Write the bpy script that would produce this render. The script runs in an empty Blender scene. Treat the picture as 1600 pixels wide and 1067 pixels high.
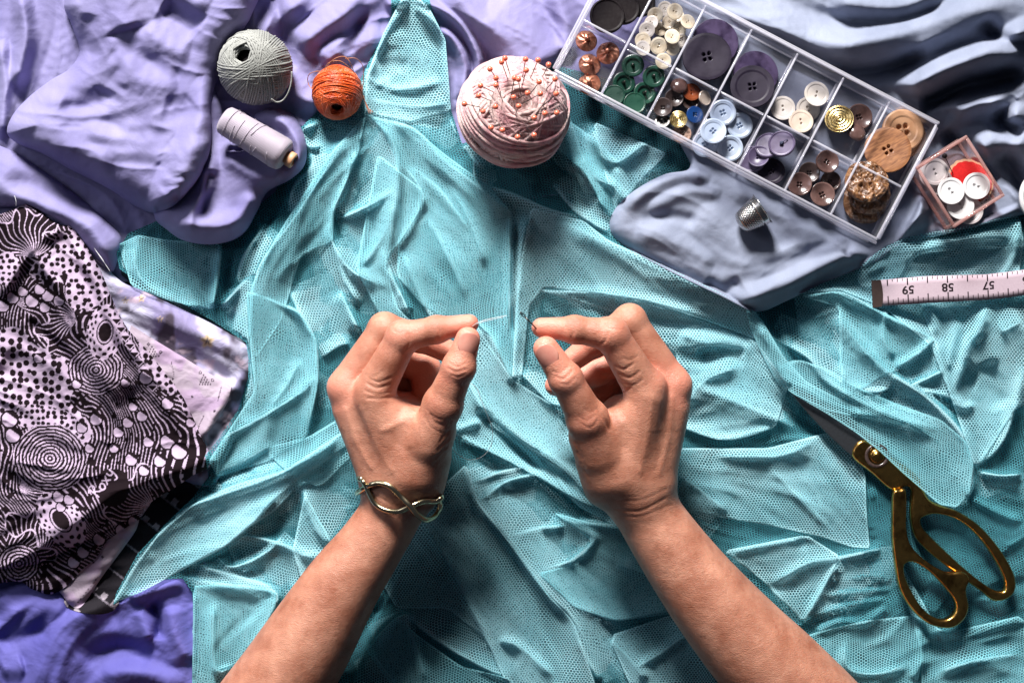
import bpy, math, random
import numpy as np
from mathutils import Vector, Matrix, Euler

# ------------------------------------------------------------------ camera, light, exposure
SC = bpy.context.scene
COL = SC.collection
HC = 0.90                      # camera height above the table (m)
K = 0.0004 / 0.88              # metres per photo pixel per metre of distance

cam_d = bpy.data.cameras.new('camera')
cam = bpy.data.objects.new('camera', cam_d)
COL.objects.link(cam)
cam.location = (0, 0, HC)
cam.rotation_euler = (0, 0, 0)
cam_d.sensor_width = 36
cam_d.lens = 36 / (1600 * K)
cam_d.clip_start = 0.01
cam_d.clip_end = 50
SC.camera = cam

world = bpy.data.worlds.new('World')
SC.world = world
world.use_nodes = True
wn = world.node_tree.nodes['Background']
wn.inputs[0].default_value = (0.62, 0.74, 1.0, 1)
wn.inputs[1].default_value = 0.048


def area(name, loc, target, size, energy, color, size_y=None):
    ld = bpy.data.lights.new(name, 'AREA')
    ld.energy = energy
    ld.color = color
    ld.shape = 'RECTANGLE'
    ld.size = size
    ld.size_y = size_y or size
    o = bpy.data.objects.new(name, ld)
    COL.objects.link(o)
    o.location = loc
    d = Vector(target) - Vector(loc)
    o.rotation_euler = d.to_track_quat('-Z', 'Y').to_euler()
    return o


# window light from beyond the top edge of the table, as in the photograph
area('window_light', (-0.32, 1.62, 1.04), (0.0, 0.02, 0.0), 0.50, 120, (1.0, 0.97, 0.94), 0.42)
area('side_light', (-1.0, 0.45, 0.75), (-0.05, 0, 0), 0.5, 3.0, (0.85, 0.88, 1.0))

SC.view_settings.view_transform = 'Standard'
SC.view_settings.look = 'None'
SC.view_settings.exposure = 0.0
SC.view_settings.gamma = 1.0
SC.view_settings.use_curve_mapping = False
SC.render.engine = 'CYCLES'
SC.cycles.use_denoising = True
SC.cycles.max_bounces = 9
SC.cycles.transparent_max_bounces = 24
SC.cycles.caustics_reflective = False
SC.cycles.caustics_refractive = False
SC.cycles.sample_clamp_indirect = 6
SC.cycles.use_adaptive_sampling = True
SC.cycles.adaptive_threshold = 0.02


# ------------------------------------------------------------------ helpers
def P(px, py, zmm):
    """photo pixel at a height (mm) -> world point"""
    z = zmm * 0.001
    s = (HC - z) * K
    return Vector(((px - 800) * s, (533.5 - py) * s, z))


def S(px, zmm=20):
    """length in photo pixels at a height -> metres"""
    return px * (HC - zmm * 0.001) * K


def tag(o, label=None, cat=None, group=None, kind=None):
    if label: o['label'] = label
    if cat: o['category'] = cat
    if group: o['group'] = group
    if kind: o['kind'] = kind
    return o


def link_mesh(name, verts, faces, mat, parent=None, smooth=True, uv=None, colors=None):
    me = bpy.data.meshes.new(name)
    verts = np.asarray(verts, dtype=np.float32).reshape(-1, 3)
    if isinstance(faces, np.ndarray):
        nf, k = faces.shape
        me.vertices.add(len(verts))
        me.vertices.foreach_set('co', verts.ravel())
        me.loops.add(nf * k)
        me.loops.foreach_set('vertex_index', faces.ravel().astype(np.int32))
        me.polygons.add(nf)
        me.polygons.foreach_set('loop_start', np.arange(0, nf * k, k, dtype=np.int32))
        me.polygons.foreach_set('loop_total', np.full(nf, k, dtype=np.int32))
        me.update(calc_edges=True)
    else:
        me.from_pydata([tuple(map(float, v)) for v in verts], [], faces)
        me.update()
    me.validate()
    if smooth:
        me.polygons.foreach_set('use_smooth', np.ones(len(me.polygons), dtype=bool))
    if uv is not None:
        li = np.zeros(len(me.loops), dtype=np.int32)
        me.loops.foreach_get('vertex_index', li)
        ul = me.uv_layers.new(name='UVMap')
        ul.data.foreach_set('uv', np.asarray(uv, dtype=np.float32)[li].ravel())
    if colors is not None:
        for cn, arr in colors.items():
            ca = me.color_attributes.new(cn, 'FLOAT_COLOR', 'POINT')
            a = np.ones((len(verts), 4), dtype=np.float32)
            a[:, :arr.shape[1]] = arr
            ca.data.foreach_set('color', a.ravel())
    for m in (mat if isinstance(mat, (list, tuple)) else [mat]):
        me.materials.append(m)
    o = bpy.data.objects.new(name, me)
    COL.objects.link(o)
    if parent: o.parent = parent
    return o


def empty(name, loc, rot=None):
    o = bpy.data.objects.new(name, None)
    COL.objects.link(o)
    o.empty_display_size = 0.01
    o.location = loc
    if rot is not None: o.rotation_euler = rot
    return o


class MB:
    """mesh collector"""
    def __init__(s): s.v = []; s.f = []; s.n = 0
    def add(s, v, f):
        s.v += [tuple(p) for p in v]; s.f += [tuple(i + s.n for i in q) for q in f]; s.n = len(s.v); return s
    def box(s, c, h, M=None, bev=0.0):
        x, y, z = h; ctr = Vector(c)
        b = min(bev, x * .9, y * .9, z * .9)
        if b <= 0:
            v = [Vector((sx * x, sy * y, sz * z)) for sz in (-1, 1) for sy in (-1, 1) for sx in (-1, 1)]
            f = [(0, 2, 3, 1), (4, 5, 7, 6), (0, 1, 5, 4), (2, 6, 7, 3), (0, 4, 6, 2), (1, 3, 7, 5)]
        else:
            v = []; f = []
            for sx in (-1, 1):
                for sy in (-1, 1):
                    for sz in (-1, 1):
                        v += [Vector((sx * x, sy * (y - b), sz * (z - b))), Vector((sx * (x - b), sy * y, sz * (z - b))), Vector((sx * (x - b), sy * (y - b), sz * z))]
            ix = lambda a, bb, c, k: (((a > 0) * 2 + (bb > 0)) * 2 + (c > 0)) * 3 + k
            def quad(q, want):
                n = (v[q[1]] - v[q[0]]).cross(v[q[2]] - v[q[0]])
                f.append(tuple(q) if n.dot(want) > 0 else tuple(reversed(q)))
            for a in (-1, 1):
                quad([ix(a, -1, -1, 0), ix(a, 1, -1, 0), ix(a, 1, 1, 0), ix(a, -1, 1, 0)], Vector((a, 0, 0)))
                quad([ix(-1, a, -1, 1), ix(1, a, -1, 1), ix(1, a, 1, 1), ix(-1, a, 1, 1)], Vector((0, a, 0)))
                quad([ix(-1, -1, a, 2), ix(1, -1, a, 2), ix(1, 1, a, 2), ix(-1, 1, a, 2)], Vector((0, 0, a)))
                for c in (-1, 1):
                    quad([ix(a, c, -1, 0), ix(a, c, 1, 0), ix(a, c, 1, 1), ix(a, c, -1, 1)], Vector((a, c, 0)))
                    quad([ix(a, -1, c, 0), ix(a, 1, c, 0), ix(a, 1, c, 2), ix(a, -1, c, 2)], Vector((a, 0, c)))
                    quad([ix(-1, a, c, 1), ix(1, a, c, 1), ix(1, a, c, 2), ix(-1, a, c, 2)], Vector((0, a, c)))
                    for e in (-1, 1):
                        quad([ix(a, c, e, 0), ix(a, c, e, 1), ix(a, c, e, 2)], Vector((a, c, e)))
        v = [p + ctr for p in v]
        if M is not None: v = [M @ p for p in v]
        return s.add(v, f)
    def tube(s, pts, r, n=8, closed=False, cap=True, flat=1.0):
        pts = [Vector(p) for p in pts]; N = len(pts)
        rr = r if hasattr(r, '__len__') else [r] * N
        up = None; v = []
        for i, p in enumerate(pts):
            a = pts[i - 1] if (i > 0 or closed) else p
            b = pts[(i + 1) % N] if (i < N - 1 or closed) else p
            t = (b - a)
            t = t.normalized() if t.length > 1e-12 else Vector((0, 0, 1))
            if up is None:
                up = Vector((0, 0, 1)) if abs(t.z) < .9 else Vector((1, 0, 0))
            up = (up - t * up.dot(t))
            up = up.normalized() if up.length > 1e-9 else t.orthogonal().normalized()
            sd = t.cross(up)
            for k in range(n):
                q = 2 * math.pi * k / n
                v.append(p + sd * math.cos(q) * rr[i] + up * math.sin(q) * rr[i] * flat)
        f = []
        for i in range(N if closed else N - 1):
            j = (i + 1) % N
            for k in range(n):
                f.append((i * n + k, i * n + (k + 1) % n, j * n + (k + 1) % n, j * n + k))
        if cap and not closed:
            f.append(tuple(reversed(range(n)))); f.append(tuple((N - 1) * n + k for k in range(n)))
        return s.add(v, f)
    def lathe(s, prof, n=32, M=None):
        """prof: list of (r, z), from bottom centre round to top centre"""
        v = []; f = []; rings = []
        for r, z in prof:
            if r < 1e-9:
                rings.append((len(v), 1)); v.append(Vector((0, 0, z)))
            else:
                rings.append((len(v), n))
                v += [Vector((r * math.cos(2 * math.pi * k / n), r * math.sin(2 * math.pi * k / n), z)) for k in range(n)]
        for (a, na), (b, nb) in zip(rings, rings[1:]):
            for k in range(n):
                k2 = (k + 1) % n
                if na == 1 and nb == 1: continue
                if na == 1: f.append((a, b + k2, b + k))
                elif nb == 1: f.append((a + k, a + k2, b))
                else: f.append((a + k, a + k2, b + k2, b + k))
        if M is not None: v = [M @ p for p in v]
        return s.add(v, f)
    def build(s, name, mat, parent=None, smooth=True):
        return link_mesh(name, s.v, s.f, mat, parent, smooth)


def catmull(pts, n=8, closed=False):
    pts = np.asarray(pts, float)
    N = len(pts)
    if N < 3 and not closed:
        t = np.linspace(0, 1, n + 1)[:, None]
        return pts[0] * (1 - t) + pts[-1] * t
    out = []
    for i in range(N if closed else N - 1):
        if closed:
            p0, p1, p2, p3 = pts[i - 1], pts[i], pts[(i + 1) % N], pts[(i + 2) % N]
        else:
            p0 = pts[max(i - 1, 0)]; p1 = pts[i]; p2 = pts[i + 1]; p3 = pts[min(i + 2, N - 1)]
        for k in range(n):
            t = k / n
            out.append(0.5 * ((2 * p1) + (-p0 + p2) * t + (2 * p0 - 5 * p1 + 4 * p2 - p3) * t * t + (-p0 + 3 * p1 - 3 * p2 + p3) * t ** 3))
    if not closed: out.append(pts[-1])
    return np.array(out)


def frame_to(nrm, spin=0.0):
    """rotation taking +Z to nrm"""
    q = Vector((0, 0, 1)).rotation_difference(Vector(nrm).normalized())
    return q.to_matrix().to_4x4() @ Matrix.Rotation(spin, 4, 'Z')


def vnoise(x, y, sc, seed=0):
    rs = np.random.RandomState(seed)
    N = 256
    g = rs.rand(N, N).astype(np.float32) * 2 - 1
    X = x / sc + 1000.37; Y = y / sc + 1000.71
    xi = np.floor(X).astype(int); yi = np.floor(Y).astype(int)
    fx = X - xi; fy = Y - yi
    fx = fx * fx * fx * (fx * (fx * 6 - 15) + 10); fy = fy * fy * fy * (fy * (fy * 6 - 15) + 10)
    x0 = xi % N; x1 = (xi + 1) % N; y0 = yi % N; y1 = (yi + 1) % N
    return (g[y0, x0] * (1 - fx) + g[y0, x1] * fx) * (1 - fy) + (g[y1, x0] * (1 - fx) + g[y1, x1] * fx) * fy


def fbm(x, y, sc, seed=0, octv=4, gain=.5):
    a = 1; t = 0; n = 0
    for i in range(octv):
        t = t + a * vnoise(x, y, sc / 2 ** i, seed + i * 17); n += a; a *= gain
    return t / n


# ---- cloth grid in photo coordinates (2 px step)
GS = 2.0
GU0, GV0 = -70.0, -70.0
GW, GH = 871, 604
gu = GU0 + GS * np.arange(GW); gv = GV0 + GS * np.arange(GH)
GU, GV = np.meshgrid(gu, gv)
G = np.full((GH, GW), 1.0)      # height of the uppermost cloth, mm


def gz(px, py):
    i = int(np.clip((py - GV0) / GS, 0, GH - 1)); j = int(np.clip((px - GU0) / GS, 0, GW - 1))
    return float(G[i, j])


def gzmax(px, py, r):
    i = int((py - GV0) / GS); j = int((px - GU0) / GS); k = max(1, int(r / GS))
    return float(G[max(0, i - k):i + k + 1, max(0, j - k):j + k + 1].max())


def box3(a, n=1):
    for _ in range(n):
        p = np.pad(a, 1, mode='edge')
        a = (p[:-2, 1:-1] + 2 * p[1:-1, 1:-1] + p[2:, 1:-1]) / 4
        p = np.pad(a, 1, mode='edge')
        a = (p[1:-1, :-2] + 2 * p[1:-1, 1:-1] + p[1:-1, 2:]) / 4
    return a


def blur(a, px):
    """cheap wide blur"""
    r = max(1, int(px / GS / 2))
    for _ in range(2):
        for ax in (0, 1):
            c = np.cumsum(np.pad(a, [(r + 1, r) if ax == k else (0, 0) for k in (0, 1)], mode='edge'), axis=ax)
            sl = [slice(None), slice(None)]; sh = [slice(None), slice(None)]
            sl[ax] = slice(2 * r + 1, None); sh[ax] = slice(0, -(2 * r + 1))
            a = (c[tuple(sl)] - c[tuple(sh)]) / (2 * r + 1)
    return a


def polysd(poly, U, V):
    """signed distance (+ inside) and nearest boundary point"""
    D = np.full(U.shape, 1e9); NX = np.zeros(U.shape); NY = np.zeros(U.shape)
    ins = np.zeros(U.shape, bool)
    n = len(poly)
    for i in range(n):
        ax, ay = poly[i]; bx, by = poly[(i + 1) % n]
        dx, dy = bx - ax, by - ay
        L = dx * dx + dy * dy
        if L < 1e-9: continue
        t = np.clip(((U - ax) * dx + (V - ay) * dy) / L, 0, 1)
        qx = ax + t * dx; qy = ay + t * dy
        d = (U - qx) ** 2 + (V - qy) ** 2
        m = d < D
        D = np.where(m, d, D); NX = np.where(m, qx, NX); NY = np.where(m, qy, NY)
        if abs(dy) > 1e-9:
            c = ((ay > V) != (by > V)) & (U < dx * (V - ay) / dy + ax)
            ins ^= c
    D = np.sqrt(D)
    return np.where(ins, D, -D), NX, NY


def stroke_field(strokes, hs=1.0, ws=1.0, soft=0.0):
    """positive ridges are joined by a soft maximum, valleys by a soft minimum"""
    A = np.zeros((GH, GW)); B = np.zeros((GH, GW))
    TX = np.zeros((GH, GW)); TY = np.zeros((GH, GW))
    for s in strokes:
        pts, h, wl, wr, sh = s
        pts = catmull(pts, 6)
        if abs(h) < .01: continue
        R = 3.0 * max(wl, wr) * ws
        j0 = max(0, int((pts[:, 0].min() - R - GU0) / GS)); j1 = min(GW, int((pts[:, 0].max() + R - GU0) / GS) + 2)
        i0 = max(0, int((pts[:, 1].min() - R - GV0) / GS)); i1 = min(GH, int((pts[:, 1].max() + R - GV0) / GS) + 2)
        if j1 <= j0 or i1 <= i0: continue
        U = GU[i0:i1, j0:j1]; V = GV[i0:i1, j0:j1]
        D = np.full(U.shape, 1e9); SG = np.zeros(U.shape); T = np.zeros(U.shape)
        CX = np.zeros(U.shape); CY = np.zeros(U.shape)
        n = len(pts) - 1
        for k in range(n):
            ax, ay = pts[k]; bx, by = pts[k + 1]
            dx, dy = bx - ax, by - ay; L = dx * dx + dy * dy + 1e-9
            t = np.clip(((U - ax) * dx + (V - ay) * dy) / L, 0, 1)
            d = (U - ax - t * dx) ** 2 + (V - ay - t * dy) ** 2
            m = d < D
            D = np.where(m, d, D)
            SG = np.where(m, np.sign(dx * (V - ay) - dy * (U - ax)), SG)
            T = np.where(m, (k + t) / n, T)
            l = math.sqrt(L)
            CX = np.where(m, dx / l, CX); CY = np.where(m, dy / l, CY)
        D = np.sqrt(D)
        w = np.where(SG > 0, wr, wl) * ws      # SG>0: right-hand side when walking (image coords)
        dd = D / w
        if sh <= 1.3:
            dd = np.sqrt(dd * dd + 0.03) - 0.173
            f = np.exp(-dd ** sh)
        else:
            f = np.exp(-dd ** sh)
        tp = np.clip(np.minimum(T, 1 - T) / 0.22, 0, 1)
        tp = tp * tp * (3 - 2 * tp)
        if h * hs > 5: tp = 0.2 + 0.8 * tp
        f = f * tp * abs(h) * hs
        if h > 0: A[i0:i1, j0:j1] += f ** 3
        else: B[i0:i1, j0:j1] += f ** 3
        ww = np.exp(-(D / (2.2 * max(wl, wr))) ** 2) * abs(h)
        TX[i0:i1, j0:j1] += ww * (CX * CX - CY * CY); TY[i0:i1, j0:j1] += ww * 2 * CX * CY
    return np.cbrt(A) - np.cbrt(B), TX, TY


def bil(a, X, Y):
    X = np.clip(X, 0, GW - 1.001); Y = np.clip(Y, 0, GH - 1.001)
    x = X.astype(int); y = Y.astype(int); fx = X - x; fy = Y - y
    return (a[y, x] * (1 - fx) + a[y, x + 1] * fx) * (1 - fy) + (a[y + 1, x] * (1 - fx) + a[y + 1, x + 1] * fx) * fy


def streaks(TX, TY, sc, steps, seed, bias=(0.3, 0.2)):
    """noise drawn out along the local fold direction: small pleats that follow the big folds"""
    tx = blur(TX, 30) + bias[0]; ty = blur(TY, 30) + bias[1]
    ang = 0.5 * np.arctan2(ty, tx)
    ang = ang + 0.5 * fbm(GU, GV, 140, seed + 5, 2)
    dx = np.cos(ang); dy = np.sin(ang)
    n = vnoise(GU, GV, sc, seed) + .6 * vnoise(GU, GV, sc * .55, seed + 3)
    JX, JY = np.meshgrid(np.arange(GW, dtype=float), np.arange(GH, dtype=float))
    st = sc / GS * .6
    for _ in range(steps):
        n = (n + bil(n, JX + dx * st, JY + dy * st) + bil(n, JX - dx * st, JY - dy * st)) / 3
    return n / (n.std() + 1e-9)


def sheet_arrays(outline, Z, thick=0.0, smooth_outline=True, keep=None):
    """cut the height field Z (mm, full grid) to an outline -> verts, faces(quads), uv, G update mask"""
    if outline is None:
        sd = np.full(G.shape, 50.0); NX, NY = GU, GV
    else:
        poly = catmull(outline, 5, True) if smooth_outline else np.asarray(outline, float)
        sd, NX, NY = polysd(poly, GU, GV)
    ins = sd > 0
    fk = ins[:-1, :-1] | ins[1:, :-1] | ins[:-1, 1:] | ins[1:, 1:]
    used = np.zeros(G.shape, bool)
    used[:-1, :-1] |= fk; used[1:, :-1] |= fk; used[:-1, 1:] |= fk; used[1:, 1:] |= fk
    UU = np.where(ins, GU, NX); VV = np.where(ins, GV, NY)
    idx = -np.ones(G.shape, int); idx[used] = np.arange(used.sum())
    q = np.stack([idx[1:, :-1][fk], idx[1:, 1:][fk], idx[:-1, 1:][fk], idx[:-1, :-1][fk]], 1)
    u = UU[used]; v = VV[used]; z = Z[used] * 0.001
    s = (HC - z) * K
    verts = np.stack([(u - 800) * s, (533.5 - v) * s, z], 1)
    uv = np.stack([u, 1067 - v], 1) * 0.001
    return verts, q, uv, ins, used, sd


def smax(a, b, k):
    h = np.clip(0.5 + 0.5 * (a - b) / k, 0, 1)
    return b * (1 - h) + a * h + k * h * (1 - h)


def bulge(sd, h, w):
    t = np.clip(sd / w, 0, 1)
    return h * np.sqrt(1 - (1 - t) ** 2)


# ------------------------------------------------------------------ materials
class NT:
    def __init__(s, name):
        s.m = bpy.data.materials.new(name); s.m.use_nodes = True
        s.t = s.m.node_tree; s.t.nodes.clear()
        s.out = s.t.nodes.new('ShaderNodeOutputMaterial')
    def n(s, typ, **kw):
        nd = s.t.nodes.new(typ)
        for k, v in kw.items():
            if k.startswith('_'): setattr(nd, k[1:], v)
            else:
                key = k.replace('__', ' ')
                if key.isdigit(): key = int(key)
                s.set(nd.inputs[key], v)
        return nd
    def set(s, sock, v):
        if isinstance(v, bpy.types.NodeSocket): s.t.links.new(v, sock)
        elif isinstance(v, bpy.types.Node): s.t.links.new(v.outputs[0], sock)
        elif isinstance(v, (tuple, list)) and len(v) == 3 and sock.type == 'RGBA': sock.default_value = (*v, 1)
        else: sock.default_value = v
    def math(s, op, a, b=0.0, c=0.0, clamp=False):
        nd = s.t.nodes.new('ShaderNodeMath'); nd.operation = op; nd.use_clamp = clamp
        s.set(nd.inputs[0], a); s.set(nd.inputs[1], b); s.set(nd.inputs[2], c); return nd.outputs[0]
    def mix(s, f, a, b, mode='MIX'):
        nd = s.t.nodes.new('ShaderNodeMix'); nd.data_type = 'RGBA'; nd.blend_type = mode
        s.set(nd.inputs[0], f); s.set(nd.inputs[6], a); s.set(nd.inputs[7], b); return nd.outputs[2]
    def ramp(s, f, stops, interp='LINEAR'):
        nd = s.t.nodes.new('ShaderNodeValToRGB'); s.set(nd.inputs[0], f)
        cr = nd.color_ramp; cr.interpolation = interp
        while len(cr.elements) < len(stops): cr.elements.new(.5)
        for e, (p, c) in zip(cr.elements, stops):
            e.position = p; e.color = (*c, 1) if len(c) == 3 else c
        return nd.outputs[0]
    def uv(s): return s.n('ShaderNodeUVMap').outputs[0]
    def obj(s): return s.n('ShaderNodeTexCoord').outputs['Object']
    def noise(s, vec, scale, detail=3, rough=.55, dist=0.0):
        nd = s.n('ShaderNodeTexNoise', Scale=scale, Detail=float(detail), Roughness=rough, Distortion=dist)
        s.set(nd.inputs['Vector'], vec); return nd.outputs[0]
    def bump(s, h, strength, dist, normal=None):
        nd = s.n('ShaderNodeBump', Strength=strength, Distance=dist, Height=h)
        if normal is not None: s.set(nd.inputs['Normal'], normal)
        return nd.outputs[0]
    def pbsdf(s, color, rough=.5, **kw):
        nd = s.t.nodes.new('ShaderNodeBsdfPrincipled')
        s.set(nd.inputs['Base Color'], color); s.set(nd.inputs['Roughness'], rough)
        for k, v in kw.items(): s.set(nd.inputs[k.replace('__', ' ')], v)
        return nd
    def done(s, shader):
        s.t.links.new(shader.outputs[0] if isinstance(shader, bpy.types.Node) else shader, s.out.inputs[0]); return s.m


def mat_cloth(name, c1, c2, nscale=9, weave=900, wv=.15, sheen=.08, rough=.75, crease=0.35):
    t = NT(name); uv = t.uv()
    n1 = t.noise(uv, nscale, 4, .6, .6)
    col = t.mix(t.ramp(n1, [(.3, (0, 0, 0)), (.7, (1, 1, 1))]), c1, c2)
    w1 = t.n('ShaderNodeTexWave', Scale=weave * .31, _bands_direction='X'); t.set(w1.inputs[0], uv)
    w2 = t.n('ShaderNodeTexWave', Scale=weave * .31, _bands_direction='Y'); t.set(w2.inputs[0], uv)
    wvx = t.math('ADD', w1.outputs['Fac'], w2.outputs['Fac'])
    cr = t.noise(uv, 24, 3, .5, .4)
    cr2 = t.noise(uv, 11, 3, .5, .6)
    fine = t.noise(uv, 420, 2)
    b1 = t.bump(t.math('ADD', cr, t.math('MULTIPLY', cr2, 1.6)), crease, .006)
    b2 = t.bump(t.math('ADD', t.math('MULTIPLY', wvx, .5), fine), wv, .0006, b1)
    col = t.mix(t.math('MULTIPLY', fine, .22), col, tuple(x * .45 for x in c1))
    bs = t.pbsdf(col, rough, Normal=b2, Sheen__Weight=sheen, Sheen__Roughness=.4)
    bs.inputs['Sheen Tint'].default_value = (*[min(1, x * 1.6 + .2) for x in c2], 1)
    bs.inputs['Specular IOR Level'].default_value = .25
    return t.done(bs)


def mat_simple(name, c, rough=.4, metal=0.0, nz=0.0, nscale=300, c2=None, coat=0.0, bumpd=.0003, bs_=.3, spec=.5):
    t = NT(name); ob = t.obj()
    n = t.noise(ob, nscale, 4)
    col = t.mix(t.ramp(n, [(.35, (0, 0, 0)), (.65, (1, 1, 1))]), c, c2 if c2 else tuple(x * .75 for x in c))
    r = t.math('ADD', rough, t.math('MULTIPLY', t.math('SUBTRACT', n, .5), .25), clamp=True)
    b = t.bump(n, bs_ if nz == 0 else nz, bumpd)
    bs = t.pbsdf(col, r, Metallic=metal, Coat__Weight=coat, Normal=b)
    bs.inputs['Specular IOR Level'].default_value = spec
    return t.done(bs)


def sheet(name, outline, Z, mat, step=2.0, smooth_outline=True, parent=None, paint=None, update=True, lift=0.0, join=None):
    """a cloth cut from the height field Z to a traced outline"""
    global G
    if outline is None:
        poly = np.array([(-66, -66), (1666, -66), (1666, 1130), (-66, 1130)], float)
    else:
        poly = catmull(outline, 5, True) if smooth_outline else np.asarray(outline, float)
    u0 = max(-68, poly[:, 0].min() - step * 2); u1 = min(1668, poly[:, 0].max() + step * 2)
    v0 = max(-68, poly[:, 1].min() - step * 2); v1 = min(1132, poly[:, 1].max() + step * 2)
    U, V = np.meshgrid(np.arange(u0, u1, step), np.arange(v0, v1, step))
    sd, NX, NY = polysd(poly, U, V)
    ins = sd > 0
    fk = ins[:-1, :-1] | ins[1:, :-1] | ins[:-1, 1:] | ins[1:, 1:]
    used = np.zeros(U.shape, bool)
    used[:-1, :-1] |= fk; used[1:, :-1] |= fk; used[:-1, 1:] |= fk; used[1:, 1:] |= fk
    UU = np.where(ins, U, NX); VV = np.where(ins, V, NY)
    idx = -np.ones(U.shape, int); idx[used] = np.arange(used.sum())
    q = np.stack([idx[1:, :-1][fk], idx[1:, 1:][fk], idx[:-1, 1:][fk], idx[:-1, :-1][fk]], 1)
    u = UU[used]; v = VV[used]
    zz = bil(Z, (u - GU0) / GS, (v - GV0) / GS) + lift
    z = zz * 0.001
    s = (HC - z) * K
    verts = np.stack([(u - 800) * s, (533.5 - v) * s, z], 1)
    uv = np.stack([u, 1067 - v], 1) * 0.001
    if join is not None:
        join.append((verts, q, uv)); o = None
    else:
        cols = paint(u, v) if paint else None
        o = link_mesh(name, verts, q, mat, parent, True, uv, cols)
    if update:
        sdG, _, _ = polysd(poly, GU, GV)
        G = np.where(sdG > 0, np.maximum(G, Z + lift), G)
    return o


def joined(name, parts, mats, parent=None):
    vs = []; fs = []; uvs = []; n = 0; mi = []
    for k, (v, f, uv) in enumerate(parts):
        vs.append(v); fs.append(f + n); uvs.append(uv); n += len(v)
    o = link_mesh(name, np.concatenate(vs), np.concatenate(fs), mats, parent, True, np.concatenate(uvs))
    return o


def sk(s, h=8, wl=13, wr=13, sh=2.0):
    pts = [tuple(float(c) for c in p.split(',')) for p in s.split()]
    return (pts, h, wl, wr, sh)


# ------------------------------------------------------------------ table under the cloths
tm = NT('dark_table'); nn = tm.noise(tm.obj(), 30, 4)
M_TABLE = tm.done(tm.pbsdf(tm.mix(nn, (.012, .012, .018), (.025, .024, .03)), .6))
b = MB(); b.box((0, 0, -0.02), (0.62, 0.5, 0.02)); tb = b.build('table_top', M_TABLE, smooth=False); tag(tb, kind='structure')

# ------------------------------------------------------------------ purple cotton
M_PURPLE = mat_cloth('purple_cotton', (.16, .145, .31), (.29, .27, .47), 5, crease=.22)
M_VIOLET = mat_cloth('violet_cotton', (.085, .08, .31), (.15, .14, .43), 5)
M_GREY = mat_cloth('grey_blue_jersey', (.17, .195, .27), (.29, .32, .42), 6, weave=700, wv=.22, crease=.16)

PS = [
    sk('694,-20 735,20 790,70 850,130', 16, 24, 30), sk('759,6 812,55 860,115', 13, 40, 40), sk('860,-20 885,40 880,90', 8, 18, 18),
    sk('640,-5 690,15 725,45 748,95 740,140', 12, 9, 9), sk('680,40 712,66 728,110 715,160', 9, 10, 10), sk('600,10 640,0', 8, 12, 12),
    sk('401,60 430,30 487,-5', 9, 20, 20), sk('465,80 500,45 540,20 590,-10', 11, 22, 22), sk('440,110 470,150 500,160', 7, 15, 15),
    sk('575,-20 560,40 540,90', -6, 14, 14), sk('790,95 800,130 830,170', 6, 18, 18), sk('420,-20 440,40 455,110', -7, 12, 12),
    sk('500,100 540,70 600,60', 8, 22, 22), sk('370,-20 390,20 380,60', 7, 20, 20),
    sk('0,60 8,140 0,220', 8, 12, 12), sk('30,-20 40,60 20,140', 10, 14, 14), sk('-20,260 60,330 120,400', 8, 30, 30),
    sk('60,320 130,350 170,410', 9, 22, 22), sk('0,280 80,300 150,340', -6, 14, 14), sk('10,330 50,380 60,420', 5, 14, 14),
]
F, tx, ty = stroke_field(PS)
st = streaks(tx, ty, 26, 7, 11)
Z = 14 + 1.35 * F + 3 * fbm(GU, GV, 90, 3, 3) - 1.3 * np.abs(st)
lower = blur(Z, 6)
parts = []
sheet('p', [(-66, -66), (1150, -66), (1150, 60), (1130, 240), (900, 300), (700, 330), (500, 330), (350, 420), (200, 440), (60, 440), (-66, 420)], Z, None, join=parts, smooth_outline=False)
# left lower strip
L4 = [(-66, 215), (10, 232), (60, 262), (100, 290), (135, 318), (165, 345), (190, 372), (183, 410), (170, 425), (130, 385), (90, 345), (40, 325), (-66, 315)]
sd, _, _ = polysd(catmull(L4, 5, True), GU, GV)
Z = blur(G, 12) + 1.2 + bulge(sd, 11, 26) + .8 * st
sheet('p', L4, Z, None, join=parts)
# ------------------------------------------------------------------ violet cloth, bottom left
F, tx, ty = stroke_field([sk('40,1110 80,1010 120,965 175,945', 13, 14, 45), sk('200,938 240,920 290,905', 8, 9, 12), sk('232,940 250,965 246,1000', -9, 9, 9),
    sk('215,950 225,975 235,1000', 6, 14, 14), sk('265,945 275,990 290,1040', 7, 20, 20), sk('120,1030 180,1010 240,1030', -6, 16, 20), sk('0,960 60,950 110,950', 5, 24, 24),
    sk('0,1010 40,990 80,985', -4, 14, 14), sk('0,1050 40,1035', 5, 18, 18), sk('160,1060 220,1050 290,1075', 6, 18, 18)])
st = streaks(tx, ty, 20, 7, 41)
Z = 14 + F + .9 * st + 1.5 * fbm(GU, GV, 70, 12, 3)
V5 = [(-66, 870), (60, 890), (170, 890), (302, 860), (340, 900), (420, 980), (420, 1130), (-66, 1130)]
o = sheet('violet_cloth', V5, Z, M_VIOLET, smooth_outline=False)
tag(o, 'deep violet blue cotton cloth crumpled in the bottom left corner below the printed fabric', 'cloth')

# ------------------------------------------------------------------ dark plaid, floral, white printed fabrics at left
def dist_noise(u, v, a, sc, seed):
    return u + a * fbm(u, v, sc, seed, 2), v + a * fbm(u, v, sc, seed + 50, 2)

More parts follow.
